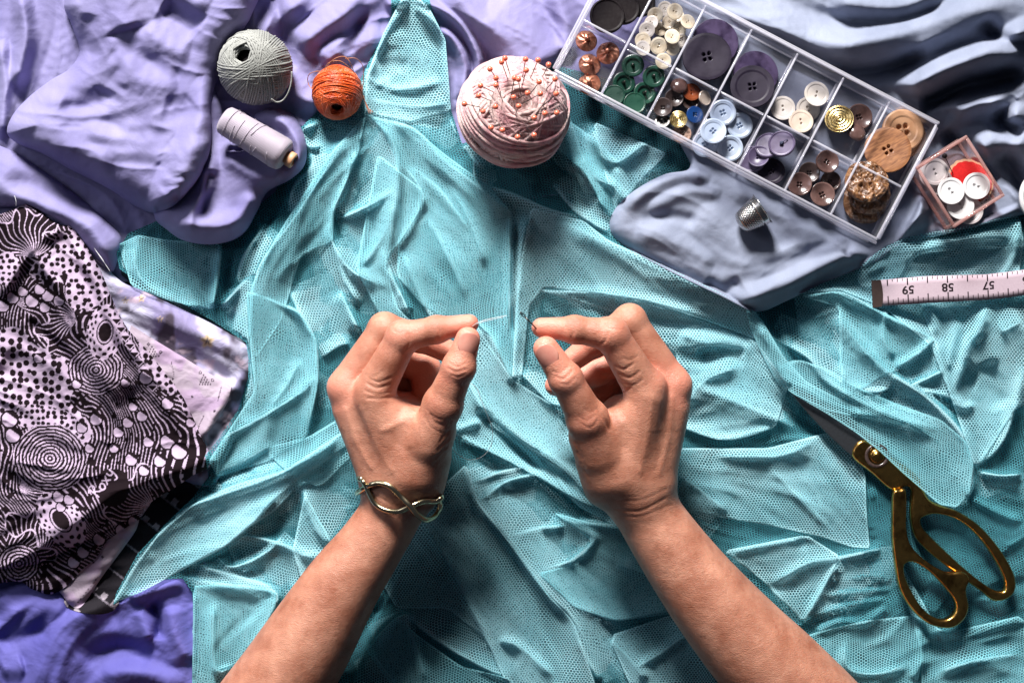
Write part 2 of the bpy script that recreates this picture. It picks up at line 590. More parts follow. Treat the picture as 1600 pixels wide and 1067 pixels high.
def nt_attr(name, rough=.85, sheen=.0, crease=.25):
    t = NT(name); uv = t.uv()
    a = t.n('ShaderNodeVertexColor', _layer_name='Col')
    cr = t.noise(uv, 30, 5, .55, 1.0)
    fine = t.noise(uv, 500, 2)
    b1 = t.bump(cr, crease, .006); b2 = t.bump(fine, .25, .0005, b1)
    bs = t.pbsdf(a.outputs[0], rough, Normal=b2, Sheen__Weight=sheen)
    bs.inputs['Specular IOR Level'].default_value = .04
    return t.done(bs)

def paint_plaid(u, v):
    a = (u * .8 + v * .6); c = (-u * .6 + v * .8)
    s1 = (np.sin(a / 3.2) > .1) & (np.sin(c / 9) > -.2)
    s2 = np.abs(((c + 20) % 46) - 23) < 5
    base = np.where(s1[:, None] & s2[:, None], np.array([.30, .26, .30]), np.array([.018, .016, .02]))
    base = base + (np.abs((c % 46) - 9) < 1.4)[:, None] * np.array([.16, .14, .17])
    return {'Col': base}

st_l = streaks(np.full(G.shape, .3), np.full(G.shape, -.6), 12, 8, 61)
PL = [(330, 700), (318, 760), (290, 800), (240, 860), (195, 925), (175, 955), (135, 958), (100, 940), (120, 880), (200, 780)]
sd, _, _ = polysd(catmull(PL, 5, True), GU, GV)
Z = 13 + bulge(sd, 4, 14) + .7 * st_l
Z = smax(Z, G + .8, 1)
tag(sheet('plaid_cloth', PL, Z, nt_attr('dark_plaid'), paint=paint_plaid, step=1.5), 'dark plaid cloth with grey woven stripe folded beneath the printed fabric', 'cloth')

M_LIL = (.42, .36, .50)
def paint_floral(u, v):
    n1 = fbm(u, v, 60, 71, 4); n2 = fbm(u, v, 34, 75, 3); n3 = fbm(u, v * 1.6, 24, 79, 3)
    c = np.array([.24, .21, .36])[None] * np.ones((len(u), 1))
    k = np.clip(n1 * 3 + .35 - (v - 520) / 260, 0, 1)[:, None]
    c = c * (1 - k) + np.array([.46, .44, .58]) * k
    k = np.clip(n2 * 3.2 - .3 + (v - 520) / 220, 0, 1)[:, None]
    c = c * (1 - k) + np.array([.075, .06, .085]) * k
    k = np.clip(n3 * 3 - .9, 0, 1)[:, None]
    c = c * (1 - k) + np.array([.55, .42, .52]) * k
    for fx, fy, s in ((324, 533, 11), (221, 466, 5), (250, 499, 4), (196, 470, 4)):
        r = np.hypot(u - fx, v - fy) + 2 * np.sin(5 * np.arctan2(v - fy, u - fx))
        k = np.clip(1 - (r / s) ** 3, 0, 1)[:, None]
        c = c * (1 - k) + np.array([.62, .45, .22]) * k
        k = np.clip(1.3 - r / (s * .5), 0, 1)[:, None]
        c = c * (1 - k) + np.array([.10, .08, .10]) * k
    return {'Col': c}

FL = [(120, 395), (155, 408), (190, 440), (225, 455), (265, 474), (320, 500), (360, 522), (390, 540), (397, 580), (380, 615), (372, 660), (350, 720), (320, 760), (200, 700), (130, 560), (100, 450)]
sd, _, _ = polysd(catmull(FL, 5, True), GU, GV)
F, tx, ty = stroke_field([sk('150,420 240,480 330,530 390,570', 6, 22, 26), sk('230,520 300,560 370,600', -3, 14, 14), sk('270,480 330,520 385,560', 3, 10, 14), sk('310,690 340,640 372,590', 6, 12, 12)])
st = streaks(tx, ty, 14, 7, 63)
Z = smax(15 + bulge(sd, 7, 18) + F + .7 * st, G + .8, 1)
tag(sheet('floral_cloth', FL, Z, nt_attr('lilac_floral', crease=.3), paint=paint_floral), 'blurry lilac and grey floral cloth with a small yellow flower between print and tulle', 'cloth')

def paint_white(u, v):
    c = np.array([.38, .31, .38])[None] * np.ones((len(u), 1))
    n = fbm(u, v, 26, 81, 2)
    c = c * (1 - .18 * np.clip(n * 4, 0, 1)[:, None] * np.array([.5, 1, .2]))
    ink = np.zeros(len(u))
    def dot(x, y, r, ring=False):
        d = np.hypot(u - x, v - y)
        ink[(d < r) & ((d > r * .45) if ring else (d >= 0))] = 1
    for (x, y) in ((237, 552), (318, 596)):
        for row in range(5):
            for k in range(row + 1):
                dot(x + (k - row / 2) * 4.2 + row * .6, y - 10 + row * 3.6, 1.3)
        dot(x - 5, y - 14, 2.6, True); dot(x + 14, y - 2, 2.6, True)
    for k in range(9):
        dot(346 - k * .7, 604 + k * 2.7, 1.0); dot(268 + k * .5, 566 + k * 2.6, .8)
        dot(318 - k * 1.2, 650 + k * 2.6, .9)
        dot(150 + k * -4, 905 + k * 5, 1.1)
    for x, y in ((270, 592), (272, 602), (335, 642), (211, 548), (146, 878), (160, 870), (300, 620)): dot(x, y, 1.9)
    c = np.where(ink[:, None] > .5, np.array([.05, .035, .05]), c)
    return {'Col': c}
WH = [(205, 508), (240, 530), (290, 560), (330, 585), (362, 603), (356, 628), (343, 650), (328, 672), (314, 684), (290, 690), (240, 650), (190, 560)]
sd, _, _ = polysd(np.array(WH, float), GU, GV)
Z = smax(20 + bulge(sd, 3, 10) + .6 * st_l, G + 1.0, 1)
wparts = empty('white_printed_cloth', P(290, 620, 20))
tag(wparts, 'pinkish white cloth with tiny black dot triangles peeking out from the printed fabric', 'cloth')
def rel(o, par):
    o.parent = par; o.matrix_parent_inverse = par.matrix_basis.inverted(); return o
M_WH = nt_attr('white_print')
rel(sheet('corner', WH, Z, M_WH, paint=paint_white, smooth_outline=False, step=1.2), wparts)
WH2 = [(208, 800), (215, 822), (190, 860), (160, 900), (135, 938), (122, 950), (110, 945), (98, 930), (80, 900), (130, 850)]
sd, _, _ = polysd(catmull(WH2, 5, True), GU, GV)
Z = smax(17 + bulge(sd, 5, 12) + .5 * st_l, G + .8, 1)
rel(sheet('corner', WH2, Z, M_WH, paint=paint_white, step=1.5), wparts)

# black and white printed fabric
def paint_print(u, v):
    rs = np.random.RandomState(5)
    uu, vv = dist_noise(u, v, 10, 45, 91)
    # flowing white lines on dark
    ang = fbm(u, v, 110, 97, 2)
    ph = (uu * (.55 + .25 * ang) + vv * (-.35 + .3 * ang))
    a = np.sin((uu * .86 - vv * .5 + 26 * np.sin(vv / 38) + 14 * np.sin(uu / 31)) * 2 * np.pi / 6.4)
    ink = (a > .68).astype(float) * (fbm(u, v, 9, 33, 2) > -.42)
    # leaf fans of veins
    def fan(cx, cy, a0, a1, R, n, dark=True):
        nonlocal ink
        d = np.hypot(u - cx, v - cy); t = np.degrees(np.arctan2(-(v - cy), u - cx))
        t = (t - a0) % 360
        span = (a1 - a0) % 360
        wob = t + 5 * np.sin(d / 9.0)
        inside = (wob > 0) & (t < span) & (d < R * (1 + .12 * np.sin(t / 6)))
        ln = np.abs(((wob / span * n) % 1) - .5) * 2
        w = 1.0 - np.clip(1.5 / (np.maximum(d, 4) * np.radians(span / n)), 0, .8)
        ink = np.where(inside, (ln > w).astype(float), ink)
        edge = (t < span) & (np.abs(d - R * (1 + .12 * np.sin(t / 6))) < 1.6)
        ink = np.where(edge, 1, ink)
    fan(52, 402, 20, 175, 74, 15); fan(110, 395, 60, 150, 46, 9); fan(120, 500, 110, 235, 62, 12); fan(20, 470, -40, 60, 58, 10)
    fan(60, 870, 40, 170, 74, 15); fan(30, 760, -60, 70, 60, 13); fan(120, 480, -20, 75, 40, 8); fan(240, 800, 95, 200, 70, 14)
    fan(20, 900, 20, 100, 70, 12)
    # dot fields: dark dots on white
    def dots(cells, sp, seed):
        nonlocal ink
        msk = np.zeros(len(u), bool)
        for cx, cy, rx, ry, rot in cells:
            c, s = math.cos(rot), math.sin(rot)
            x = (u - cx) * c + (v - cy) * s; y = -(u - cx) * s + (v - cy) * c
            msk |= ((x / rx) ** 2 + (y / ry) ** 2 + .25 * fbm(u, v, 22, seed + 4, 2)) < 1
        gx = u / sp; gy = v / sp
        D = np.full(len(u), 9.)
        r2 = np.random.RandomState(seed); J = r2.rand(64, 64, 3)
        for ox in (-1, 0, 1):
            for oy in (-1, 0, 1):
                ix = np.floor(gx).astype(int) + ox; iy = np.floor(gy).astype(int) + oy
                j = J[iy % 64, ix % 64]
                px_ = ix + .5 + (j[:, 0] - .5) * .55; py_ = iy + .5 + (j[:, 1] - .5) * .55
                D = np.minimum(D, np.hypot((gx - px_) * (1 + .3 * (j[:, 2] - .5)), gy - py_) / (.26 + .18 * j[:, 2]))
        ink = np.where(msk, (D > 1).astype(float), ink)
    dots([(120, 395, 40, 30, .9), (140, 440, 34, 50, .4), (88, 410, 46, 20, -.5)], 10.5, 7)
    dots([(40, 600, 78, 66, .4), (95, 660, 50, 34, .5), (20, 540, 30, 30, 0)], 12.5, 9)
    dots([(245, 575, 14, 52, -.55), (300, 640, 12, 60, -.5)], 11, 12)
    dots([(80, 660, 60, 24, .3), (10, 420, 22, 26, 0)], 9, 14)
    # concentric rings
    for cx, cy, R in ((150, 578, 44), (78, 716, 58), (30, 880, 34)):
        d = np.hypot(u - cx, (v - cy) * 1.08) + 2.0 * fbm(u, v, 16, 55, 2)
        m = d < R
        seg = np.sin(np.arctan2(v - cy, u - cx) * 9 + d * .5) > -.93
        ink = np.where(m, ((np.sin(d * 2 * np.pi / 5.6) > .25) & seg).astype(float), ink)
    # ringed discs with a lacy edge
    for cx, cy, ra, rb, rot in ((164, 519, 10, 15, .15), (95, 812, 11, 17, -.7)):
        c, s = math.cos(rot), math.sin(rot)
        x = (u - cx) * c + (v - cy) * s; y = -(u - cx) * s + (v - cy) * c
        d = np.hypot(x / ra, y / rb); th = np.arctan2(y, x)
        ink = np.where(d < 2.9, np.where((np.sin(th * 12) * np.sin(d * 7.5) > .25), 0., 1.), ink)
        ink = np.where(d < 1.7, 1, ink); ink = np.where(d < 1.35, 0, ink); ink = np.where(d < 1.18, 1, ink); ink = np.where(d < 1.0, 0, ink)
    # triangle border
    for k in range(9):
        cx = 182 + k * 7; cy = 500 + k * 13
        d = np.abs(u - cx) + np.abs(v - cy)
        ink = np.where(d < 9, 1, ink); ink = np.where((d < 6.5) & (v > cy - 2), 0, ink)
    # white scallops on dark discs
    for cx, cy, r in ((50, 470, 10), (70, 480, 8), (20, 465, 9), (36, 455, 8), (75, 462, 9), (92, 470, 8), (62, 452, 8), (5, 478, 9),
                      (228, 590, 10), (262, 630, 9), (196, 598, 7), (222, 650, 8), (208, 635, 7), (262, 690, 11), (232, 690, 8), (298, 660, 7), (250, 720, 9), (200, 660, 8),
                      (15, 655, 12), (20, 680, 11), (178, 700, 7), (140, 700, 7), (280, 705, 12), (205, 718, 9), (225, 735, 8), (92, 775, 9), (108, 780, 8), (95, 792, 7),
                      (150, 655, 9), (128, 668, 8), (185, 675, 8), (175, 850, 9), (155, 842, 9), (190, 828, 9), (210, 815, 9), (130, 862, 9), (115, 878, 9), (60, 560, 7), (120, 600, 7)):
        d = np.hypot(u - cx, v - cy); th = (v - cy) * .7 - (u - cx) * .5
        ink = np.where(d < r * 1.25, 0, ink)
        ink = np.where((d < r) & (th > -r * .45), 1, ink)
    # the word
    ink = np.where(np.hypot((u - 172) * .8 + (v - 762) * .1, (v - 762)) < 30, np.where(np.hypot((u - 176), (v - 760) * .8) < 26, 0, ink), ink)
    def pen(pts, w=1.15):
        nonlocal ink
        ca, sa = math.cos(math.radians(-57)), math.sin(math.radians(-57))
        pts = [(154 + x * ca - (-y) * sa, 776 + x * sa + (-y) * ca) for x, y in pts]
        pts = catmull(pts, 5)
        D = np.full(len(u), 99.)
        for (ax, ay), (bx, by) in zip(pts, pts[1:]):
            dx, dy = bx - ax, by - ay; L = dx * dx + dy * dy + 1e-9
            t = np.clip(((u - ax) * dx + (v - ay) * dy) / L, 0, 1)
            D = np.minimum(D, np.hypot(u - ax - t * dx, v - ay - t * dy))
        ink = np.where(D < w, 1, ink)
    pen([(0, 0), (1, 9), (2, 19)]); pen([(-3, 16), (2, 20), (8, 19), (9, 14), (3, 10)]); pen([(3, 10), (8, 4), (15, -1)])
    pen([(17, 8), (13, 6), (13, 1), (17, -1), (21, 3), (20, 8), (17, 8)])
    pen([(24, 9), (28, 4), (32, -1)]); pen([(33, 9), (28, 4), (24, -1)])
    pen([(37, 9), (38, 3), (43, 2), (45, 9)]); pen([(45, 9), (44, 0), (41, -8), (36, -7)])
    k = ink[:, None]
    wn_ = 1 + .12 * fbm(u, v, 12, 44, 2)[:, None]
    return {'Col': np.array([.010, .006, .008]) * (1 - k) + np.array([.40, .31, .42]) * wn_ * k}

PRU = [(230, 770), (222, 806), (200, 822), (168, 845), (150, 872), (128, 890), (108, 912), (80, 928), (50, 920), (24, 908), (-66, 915), (-66, 840), (100, 780)]
sd, _, _ = polysd(catmull(PRU, 5, True), GU, GV)
Z = smax(19 + bulge(sd, 5, 12) + .8 * st_l, G + 1.0, 1)
prn = empty('printed_cloth', P(120, 640, 20))
tag(prn, 'black fabric printed with white dots, rings, leaves and stripes, folded at the left edge', 'cloth')
M_PR = nt_attr('black_white_print', crease=.15)
rel(sheet('under_fold', PRU, Z, M_PR, paint=paint_print, step=1.1), prn)
PRC = [(-66, 325), (0, 335), (22, 326), (41, 319), (60, 328), (80, 344), (96, 353), (107, 352), (118, 362), (130, 378), (142, 397), (158, 424), (172, 458), (184, 488), (200, 515), (224, 540), (249, 571), (270, 598), (287, 622), (303, 655), (314, 682), (326, 704), (336, 722), (320, 734), (302, 742), (276, 760), (250, 775), (228, 790), (196, 812), (160, 832), (130, 846), (100, 862), (60, 880), (20, 888), (-66, 892)]
sd, _, _ = polysd(np.array(PRC, float), GU, GV)
F, tx, ty = stroke_field([sk('22,330 60,400 110,470 150,560 190,640', 5, 26, 16), sk('107,352 60,380 20,430 0,470', 4, 10, 14), sk('120,370 150,440 190,520 240,600 300,700', 4, 14, 14),
    sk('336,722 260,740 180,770 110,820 40,860', 7, 14, 22), sk('0,560 60,600 120,660', -3, 22, 22), sk('40,500 90,540 130,600', -3, 12, 12), sk('200,600 210,680 190,740', -3, 18, 18),
    sk('0,700 60,730 140,740 240,720', 3, 20, 26)])
st = streaks(tx, ty, 22, 6, 65)
Z = smax(26 + bulge(sd, 7, 16) + 1.9 * F - 1.6 * np.abs(st), G + 1.0, 1)
rel(sheet('top_fold', PRC, Z, M_PR, paint=paint_print, smooth_outline=False, step=1.0), prn)

# ------------------------------------------------------------------ turquoise tulle
TS = [
 sk('575,180 548,212 529,232 500,278 457,344 420,392 402,425 394,470 394,560 405,640 410,690', 17, 30, 16),
 sk('566,190 550,260 520,337 519,375 553,425 622,453', 9, 8, 8), sk('577,184 606,205 622,250 619,300 612,360 607,412', 12, 9, 12),
 sk('525,343 582,318 619,295', 6, 6, 6), sk('560,422 597,369 618,310', 5, 7, 7), sk('522,375 535,431 563,481', 7, 8, 8),
 sk('185,384 186,422 207,447 263,466', 8, 9, 9), sk('216,369 213,416 238,456 290,478 316,475', 8, 10, 10), sk('347,381 338,450 332,481', 5, 7, 7),
 sk('391,431 372,450 344,481', 7, 8, 8), sk('416,350 385,394 372,431 380,447', 7, 8, 8), sk('504,191 474,200 470,215 485,231 516,225', 7, 7, 7), sk('482,231 488,259 460,290 452,330', 7, 8, 8),
 sk('575,182 643,200 700,255 765,305 799,335', 14, 12, 26), sk('740,247 742,281 760,300', 5, 6, 6), sk('749,287 800,303 860,328 912,341', 8, 8, 12),
 sk('834,328 893,353 962,387 1040,425 1130,462 1180,490 1200,530', 13, 9, 22), sk('852,450 946,459 1040,475 1110,500', 6, 7, 10), sk('877,234 915,272 949,337', 9, 10, 10),
 sk('890,181 909,240 930,275 971,297', 6, 8, 8), sk('927,190 937,228 962,253 1002,228 1020,222', 8, 7, 9), sk('962,253 971,297 977,319', 6, 8, 8),
 sk('615,240 659,297 655,331 634,369 602,412', 5, 7, 9), sk('596,381 612,431 634,475', 6, 7, 7), sk('624,387 665,481 690,520', 5, 10, 10),
 sk('796,337 796,400 795,481 800,560', 10, 18, 4), sk('804,350 805,420 803,560', -7, 4, 5), sk('830,328 815,390 809,480 808,570', 9, 4, 12),
 sk('637,0 600,60 575,130 592,180', 10, 8, 20), sk('637,0 690,50 700,110 705,170', 10, 18, 8), sk('560,115 620,140 700,125', 4, 8, 8), sk('560,80 640,100 690,60', -3, 10, 10),
 sk('560,150 640,165 710,160', 4, 12, 12), sk('700,180 725,230 760,270', 6, 10, 10),
 sk('385,450 388,528 394,591 407,653', 7, 7, 9), sk('410,466 466,487 491,528 496,570 494,612 479,684', 9, 8, 8), sk('451,450 472,497 490,530', 5, 7, 7),
 sk('290,800 316,781 370,758 441,737 500,705 544,669', 14, 14, 16), sk('329,694 410,650 472,610 500,580', 7, 12, 12), sk('500,560 530,540 547,537', 5, 10, 10),
 sk('529,450 563,522', 7, 9, 9), sk('622,450 640,490', 7, 8, 8), sk('330,740 380,720 430,690', 5, 12, 12), sk('300,770 350,745 400,730', -5, 8, 8),
 sk('170,940 195,898 222,859 260,820 300,790 370,765 410,753 460,734', 9, 7, 14), sk('270,896 310,874 354,850 395,815 426,781 466,743', 13, 22, 7),
 sk('354,850 385,825 430,795 472,750', 7, 7, 7), sk('354,850 390,838 441,850 482,868 513,868', 8, 7, 10), sk('472,753 482,796 500,834 519,853', 9, 12, 6),
 sk('276,900 348,912 410,918 432,928 426,953 400,1000 372,1034', 11, 7, 14), sk('335,937 332,984 338,1046 369,1037', 8, 6, 6), sk('341,871 356,884 379,881 419,859 445,830', 8, 6, 10),
 sk('300,880 370,900 440,920', 6, 8, 8), sk('457,859 472,906 450,925', 6, 6, 6), sk('303,918 301,980 300,1065', 6, 4, 12),
 sk('730,720 745,781 795,843 857,928 895,968 948,1065', 14, 30, 9), sk('661,812 695,868 745,965 795,1065', 7, 12, 7), sk('745,787 790,752 850,738', 7, 7, 9),
 sk('795,840 840,825 889,821', 4, 5, 9), sk('839,890 890,876 920,853 926,837 900,818', 6, 5, 8), sk('864,803 900,815 967,821 1010,835', 7, 6, 12),
 sk('870,934 920,955 964,968 1020,958 1070,953', 8, 14, 8), sk('951,993 985,1030 1011,1065', 7, 9, 9), sk('979,1050 1030,1020 1070,993 1100,985', 7, 8, 8),
 sk('620,950 698,1009 760,1045 807,1062', 8, 14, 7), sk('626,953 650,1010 667,1065', 6, 7, 9), sk('770,1000 805,1005 839,1031 870,1060', 7, 5, 7), sk('886,962 920,1034 940,1065', 6, 8, 8),
 sk('575,1010 620,965 650,960', 8, 6, 14), sk('580,1015 600,1045 620,1067', 5, 8, 8), sk('600,930 560,1000 540,1067', -8, 14, 20),
 sk('700,290 735,350 760,420', 4, 14, 14), sk('660,330 700,400 730,470', 4, 16, 16), sk('640,260 690,300 740,370', 4, 16, 16),
 sk('746,503 771,531 796,581 805,595', 9, 6, 9), sk('805,572 827,597 858,628 889,643 905,700', 9, 8, 7), sk('727,581 752,634 815,687 877,725 936,781 980,800', 11, 12, 9),
 sk('705,675 758,656', 5, 6, 6), sk('709,681 771,709 840,743 890,774 940,800', 9, 8, 8), sk('733,756 780,738 828,728', 6, 6, 8), sk('724,728 740,781', 6, 7, 7),
 sk('745,640 790,680 850,740', -7, 7, 7), sk('840,560 900,640 880,690', -5, 12, 12),
 sk('1180,490 1205,540 1220,580 1247,615', 14, 10, 9), sk('1247,615 1290,628 1337,645 1412,660 1476,694', 8, 7, 7), sk('1202,525 1262,559 1292,596 1356,634 1420,660 1484,675', 10, 8, 8),
 sk('1311,461 1318,505 1375,570 1450,622 1505,680 1520,730 1514,776 1487,793', 10, 7, 12), sk('1487,793 1442,761 1400,715 1356,675 1320,655', 6, 8, 5),
 sk('1240,461 1311,456 1390,495 1461,529', 10, 7, 14), sk('1461,529 1430,555 1394,577', 8, 7, 5), sk('1311,562 1322,596 1350,610 1375,612 1400,598', 6, 7, 6), sk('1440,484 1458,490 1462,528', 6, 6, 6),
 sk('1544,476 1530,515 1510,544 1489,626', 11, 12, 8), sk('1489,626 1472,581 1462,530', 7, 7, 8), sk('1487,626 1505,636 1525,632', 6, 6, 6), sk('1416,604 1450,590 1480,574', 6, 6, 6), sk('1430,610 1475,618 1510,632', 5, 8, 6),
 sk('1600,570 1585,640 1562,697 1525,731', 10, 9, 10), sk('1560,520 1600,500', 8, 20, 20), sk('1540,560 1570,640', -7, 14, 18), sk('1530,600 1500,590', -6, 10, 16),
 sk('1045,660 1124,686 1180,678 1210,667', 8, 8, 8), sk('1112,712 1170,712 1225,709 1289,679', 10, 7, 14), sk('1086,559 1130,545 1170,548', -6, 9, 12), sk('1060,637 1105,592 1160,570', 7, 18, 18),
 sk('1070,600 1140,625 1200,650 1240,665', 6, 14, 14), sk('1060,520 1100,535 1180,545', 7, 14, 14), sk('1525,735 1560,742 1600,740', 7, 6, 8), sk('1514,776 1555,800 1600,817', 7, 8, 8),
 sk('1000,500 1080,505 1150,520 1180,530', -6, 7, 10),
 sk('1141,862 1200,850 1259,840', 6, 8, 8), sk('1200,915 1260,880 1312,871 1394,853', 8, 8, 8), sk('1316,871 1290,910 1256,971', 8, 10, 4), sk('1300,909 1350,900 1397,903', 6, 10, 10),
 sk('1272,990 1310,972 1353,971 1397,940', 9, 8, 8), sk('1322,1000 1322,1034 1340,1050 1380,1050 1422,1034', 8, 6, 8), sk('1434,962 1440,1025 1425,1065', 8, 8, 7), sk('1312,1040 1290,1060', 6, 8, 8),
 sk('1280,930 1340,925 1400,920', 4, 8, 8), sk('1270,960 1330,945 1390,935', 4, 7, 7), sk('1450,1000 1520,990 1600,960', 8, 14, 14), sk('1460,1050 1530,1030 1600,1020', 7, 12, 12),
 sk('1540,860 1580,850 1610,830', 7, 12, 12), sk('1500,860 1470,920 1450,960', 5, 16, 16), sk('1360,760 1385,800 1390,850', 6, 14, 12), sk('1050,960 1090,1010 1130,1060', 5, 14, 14),
 sk('1040,880 1080,930 1120,960', 5, 12, 12), sk('960,880 1020,900 1080,940', 4, 18, 18), sk('470,560 450,600 420,640', 4, 10, 12), sk('1380,400 1440,385 1520,372 1600,366', 9, 12, 16),
 sk('1340,420 1370,395 1420,380', 6, 8, 8), sk('1590,345 1585,400 1560,440', 7, 7, 8), sk('1400,440 1380,520 1400,560', 5, 10, 10), sk('1500,500 1490,540 1480,580', 4, 8, 8),
 sk('1560,440 1600,420', 5, 12, 12), sk('740,30 742,80', 3, 8, 8), sk('860,280 900,330 960,370', 5, 14, 14), sk('830,290 880,300 930,330', -5, 12, 12),
 sk('1210,600 1240,650 1290,690 1330,740 1352,760', -4, 10, 10), sk('1060,740 1100,770 1140,800', 4, 16, 16), sk('1200,730 1240,770 1300,830', 4, 22, 18),
]
F, tx, ty = stroke_field([(p, h * (2.0 if h < 0 else 1), wl, wr, s_) for p, h, wl, wr, s_ in TS], hs=.62, ws=1.2)
FC, _, _ = stroke_field([(p, 2.4, 4.0, 4.0, 1.1) for p, h, wl, wr, s_ in TS if h > 0])
F = F + FC
T_ST = streaks(tx, ty, 11, 10, 101)
T_ST2 = streaks(tx, ty, 24, 8, 111)
# press the tulle down where heavy things lie on it
def press(Z, poly, cap, soft=14):
    sd, _, _ = polysd(np.array(poly, float), GU, GV)
    k = np.clip((sd + soft) / soft, 0, 1); k = k * k * (3 - 2 * k)
    return Z * (1 - k) + np.minimum(Z, cap) * k
BOXP = [(850, 120), (1385, 400), (1480, 180), (905, -60)]
SCIS = [(1235, 610), (1360, 690), (1430, 740), (1500, 770), (1590, 880), (1590, 960), (1480, 1000), (1390, 960), (1370, 740), (1330, 715)]
Zt = 17 + F + .25 * T_ST - 1.5 * np.abs(T_ST2) + 3.5 * fbm(GU, GV, 160, 120, 2)
Zt = press(Zt, BOXP, 20); Zt = press(Zt, SCIS, 18, 10)
Zt = press(Zt, [(715, 100), (900, 100), (900, 240), (715, 240)], 17, 20)
Zb = 8 + .5 * blur(F, 14) + .9 * streaks(ty, tx, 16, 7, 121)
Zb = np.minimum(Zb, Zt - 1.5)

def net_layer(t, uv, pitch, rot, cov, wob=.004):
    nz = t.n('ShaderNodeTexNoise', Scale=18.0, Detail=2.0); t.set(nz.inputs['Vector'], uv)
    off = t.n('ShaderNodeVectorMath', _operation='SUBTRACT'); t.set(off.inputs[0], nz.outputs['Color']); off.inputs[1].default_value = (.5, .5, .5)
    sc = t.n('ShaderNodeVectorMath', _operation='SCALE'); t.set(sc.inputs[0], off.outputs[0]); sc.inputs['Scale'].default_value = wob * 4
    ad = t.n('ShaderNodeVectorMath', _operation='ADD'); t.set(ad.inputs[0], uv); t.set(ad.inputs[1], sc.outputs[0])
    s = None
    for k in range(3):
        a = math.radians(rot + 60 * k); kk = 2 * math.pi / (pitch * .866)
        d = t.n('ShaderNodeVectorMath', _operation='DOT_PRODUCT'); t.set(d.inputs[0], ad.outputs[0]); d.inputs[1].default_value = (math.cos(a) * kk, math.sin(a) * kk * 1.2, 0)
        c = t.math('COSINE', d.outputs['Value'])
        s = c if s is None else t.math('ADD', s, c)
    # s: 3 in hole centres, -1.5 on the threads
    mr = t.n('ShaderNodeMapRange', Value=s); mr.inputs[1].default_value = cov - .55; mr.inputs[2].default_value = cov + .55
    mr.inputs[3].default_value = 1; mr.inputs[4].default_value = 0
    return mr.outputs[0]

def mat_net(name, c1, c2, rot, cov, pitch=.0052, edge=.55):
    t = NT(name); uv = t.uv()
    net = net_layer(t, uv, pitch, rot, cov)
    n = t.noise(uv, 9, 3)
    col = t.mix(n, c1, c2)
    lw = t.n('ShaderNodeLayerWeight', Blend=.5)       # threads have thickness: seen along the cloth the holes close
    fac = t.math('POWER', lw.outputs['Facing'], 1.6)
    at = t.n('ShaderNodeAttribute', _attribute_name='dense')   # where the cloth is folded over on itself
    cover = t.math('ADD', net, t.math('ADD', t.math('MULTIPLY', fac, edge), at.outputs['Fac']), clamp=True)
    ge = t.n('ShaderNodeNewGeometry')                  # round threads scatter light whichever way the net leans
    m_ = t.n('ShaderNodeMix', _data_type='VECTOR'); m_.inputs[0].default_value = .45
    t.t.links.new(ge.outputs['Normal'], m_.inputs[4]); m_.inputs[5].default_value = (0, .35, .94)
    nm = t.n('ShaderNodeVectorMath', _operation='NORMALIZE'); t.t.links.new(m_.outputs[1], nm.inputs[0])
    bs = t.pbsdf(col, .7, Normal=nm.outputs[0])
    bs.inputs['Specular IOR Level'].default_value = .3
    tl = t.n('ShaderNodeBsdfTranslucent'); t.set(tl.inputs[0], col)
    mx = t.n('ShaderNodeMixShader'); mx.inputs[0].default_value = .35
    t.t.links.new(bs.outputs[0], mx.inputs[1]); t.t.links.new(tl.outputs[0], mx.inputs[2])
    tr = t.n('ShaderNodeBsdfTransparent')
    m2 = t.n('ShaderNodeMixShader'); t.set(m2.inputs[0], cover)
    t.t.links.new(tr.outputs[0], m2.inputs[1]); t.t.links.new(mx.outputs[0], m2.inputs[2])
    return t.done(m2)

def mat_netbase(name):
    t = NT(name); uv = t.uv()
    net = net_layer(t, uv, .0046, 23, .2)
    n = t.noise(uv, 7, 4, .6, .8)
    c = t.ramp(n, [(.36, (.001, .008, .014)), (.52, (.004, .035, .055)), (.70, (.010, .12, .155))])  # near-black teal paints the shade of the hollows into the lowest layer
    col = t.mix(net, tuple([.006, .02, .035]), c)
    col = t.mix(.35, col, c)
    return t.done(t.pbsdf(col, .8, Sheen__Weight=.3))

M_NET3 = None
tul = empty('tulle_fabric', P(800, 533, 5))
tag(tul, 'sheer turquoise net tulle gathered in loose folds across the middle of the picture', 'fabric')
TO = [(610, -40), (660, -40), (678, 25), (696, 62), (700, 110), (704, 170), (722, 225), (752, 215), (770, 180), (860, 100), (1050, 150), (1150, 240), (1400, 330), (1666, 330), (1666, 1130), (303, 1130), (300, 1060), (302, 990), (301, 925), (285, 903), (250, 905), (205, 925), (176, 945), (182, 925), (215, 865), (262, 815), (300, 778), (326, 745), (332, 715), (350, 680), (378, 640), (395, 600), (396, 560), (388, 540), (330, 505), (270, 474), (215, 450), (190, 430), (182, 395), (200, 365), (280, 330), (380, 340), (430, 300), (450, 250), (465, 205), (500, 170), (560, 130), (585, 80), (612, 30)]
def nocross(ins_poly, Z, gap=.8):
    return smax(Z, G + gap, .6)
mb1 = (.04, .30, .38); mb2 = (.17, .54, .62)  # same tulle, lower nets: thread colour darkened to put in shade between layers
M_NETM = mat_net('tulle_net_middle', (.05, .28, .34), (.12, .44, .50), 77, -.98, pitch=.0048)
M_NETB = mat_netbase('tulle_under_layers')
M_NET1 = mat_net('tulle_net', mb1, mb2, 7, -.98, pitch=.0045)
M_NET2 = mat_net('tulle_net_over', (.22, .61, .70), (.58, .85, .91), 32, -.65, pitch=.0047)  # same tulle, upper folds: thread colour brightened to carry the highlights
Glow = G.copy()
Zb = smax(Zb, G + .4, .5)
rel(sheet('under_layer', [(x, y) for x, y in TO if True], Zb, M_NETB, smooth_outline=False), tul)
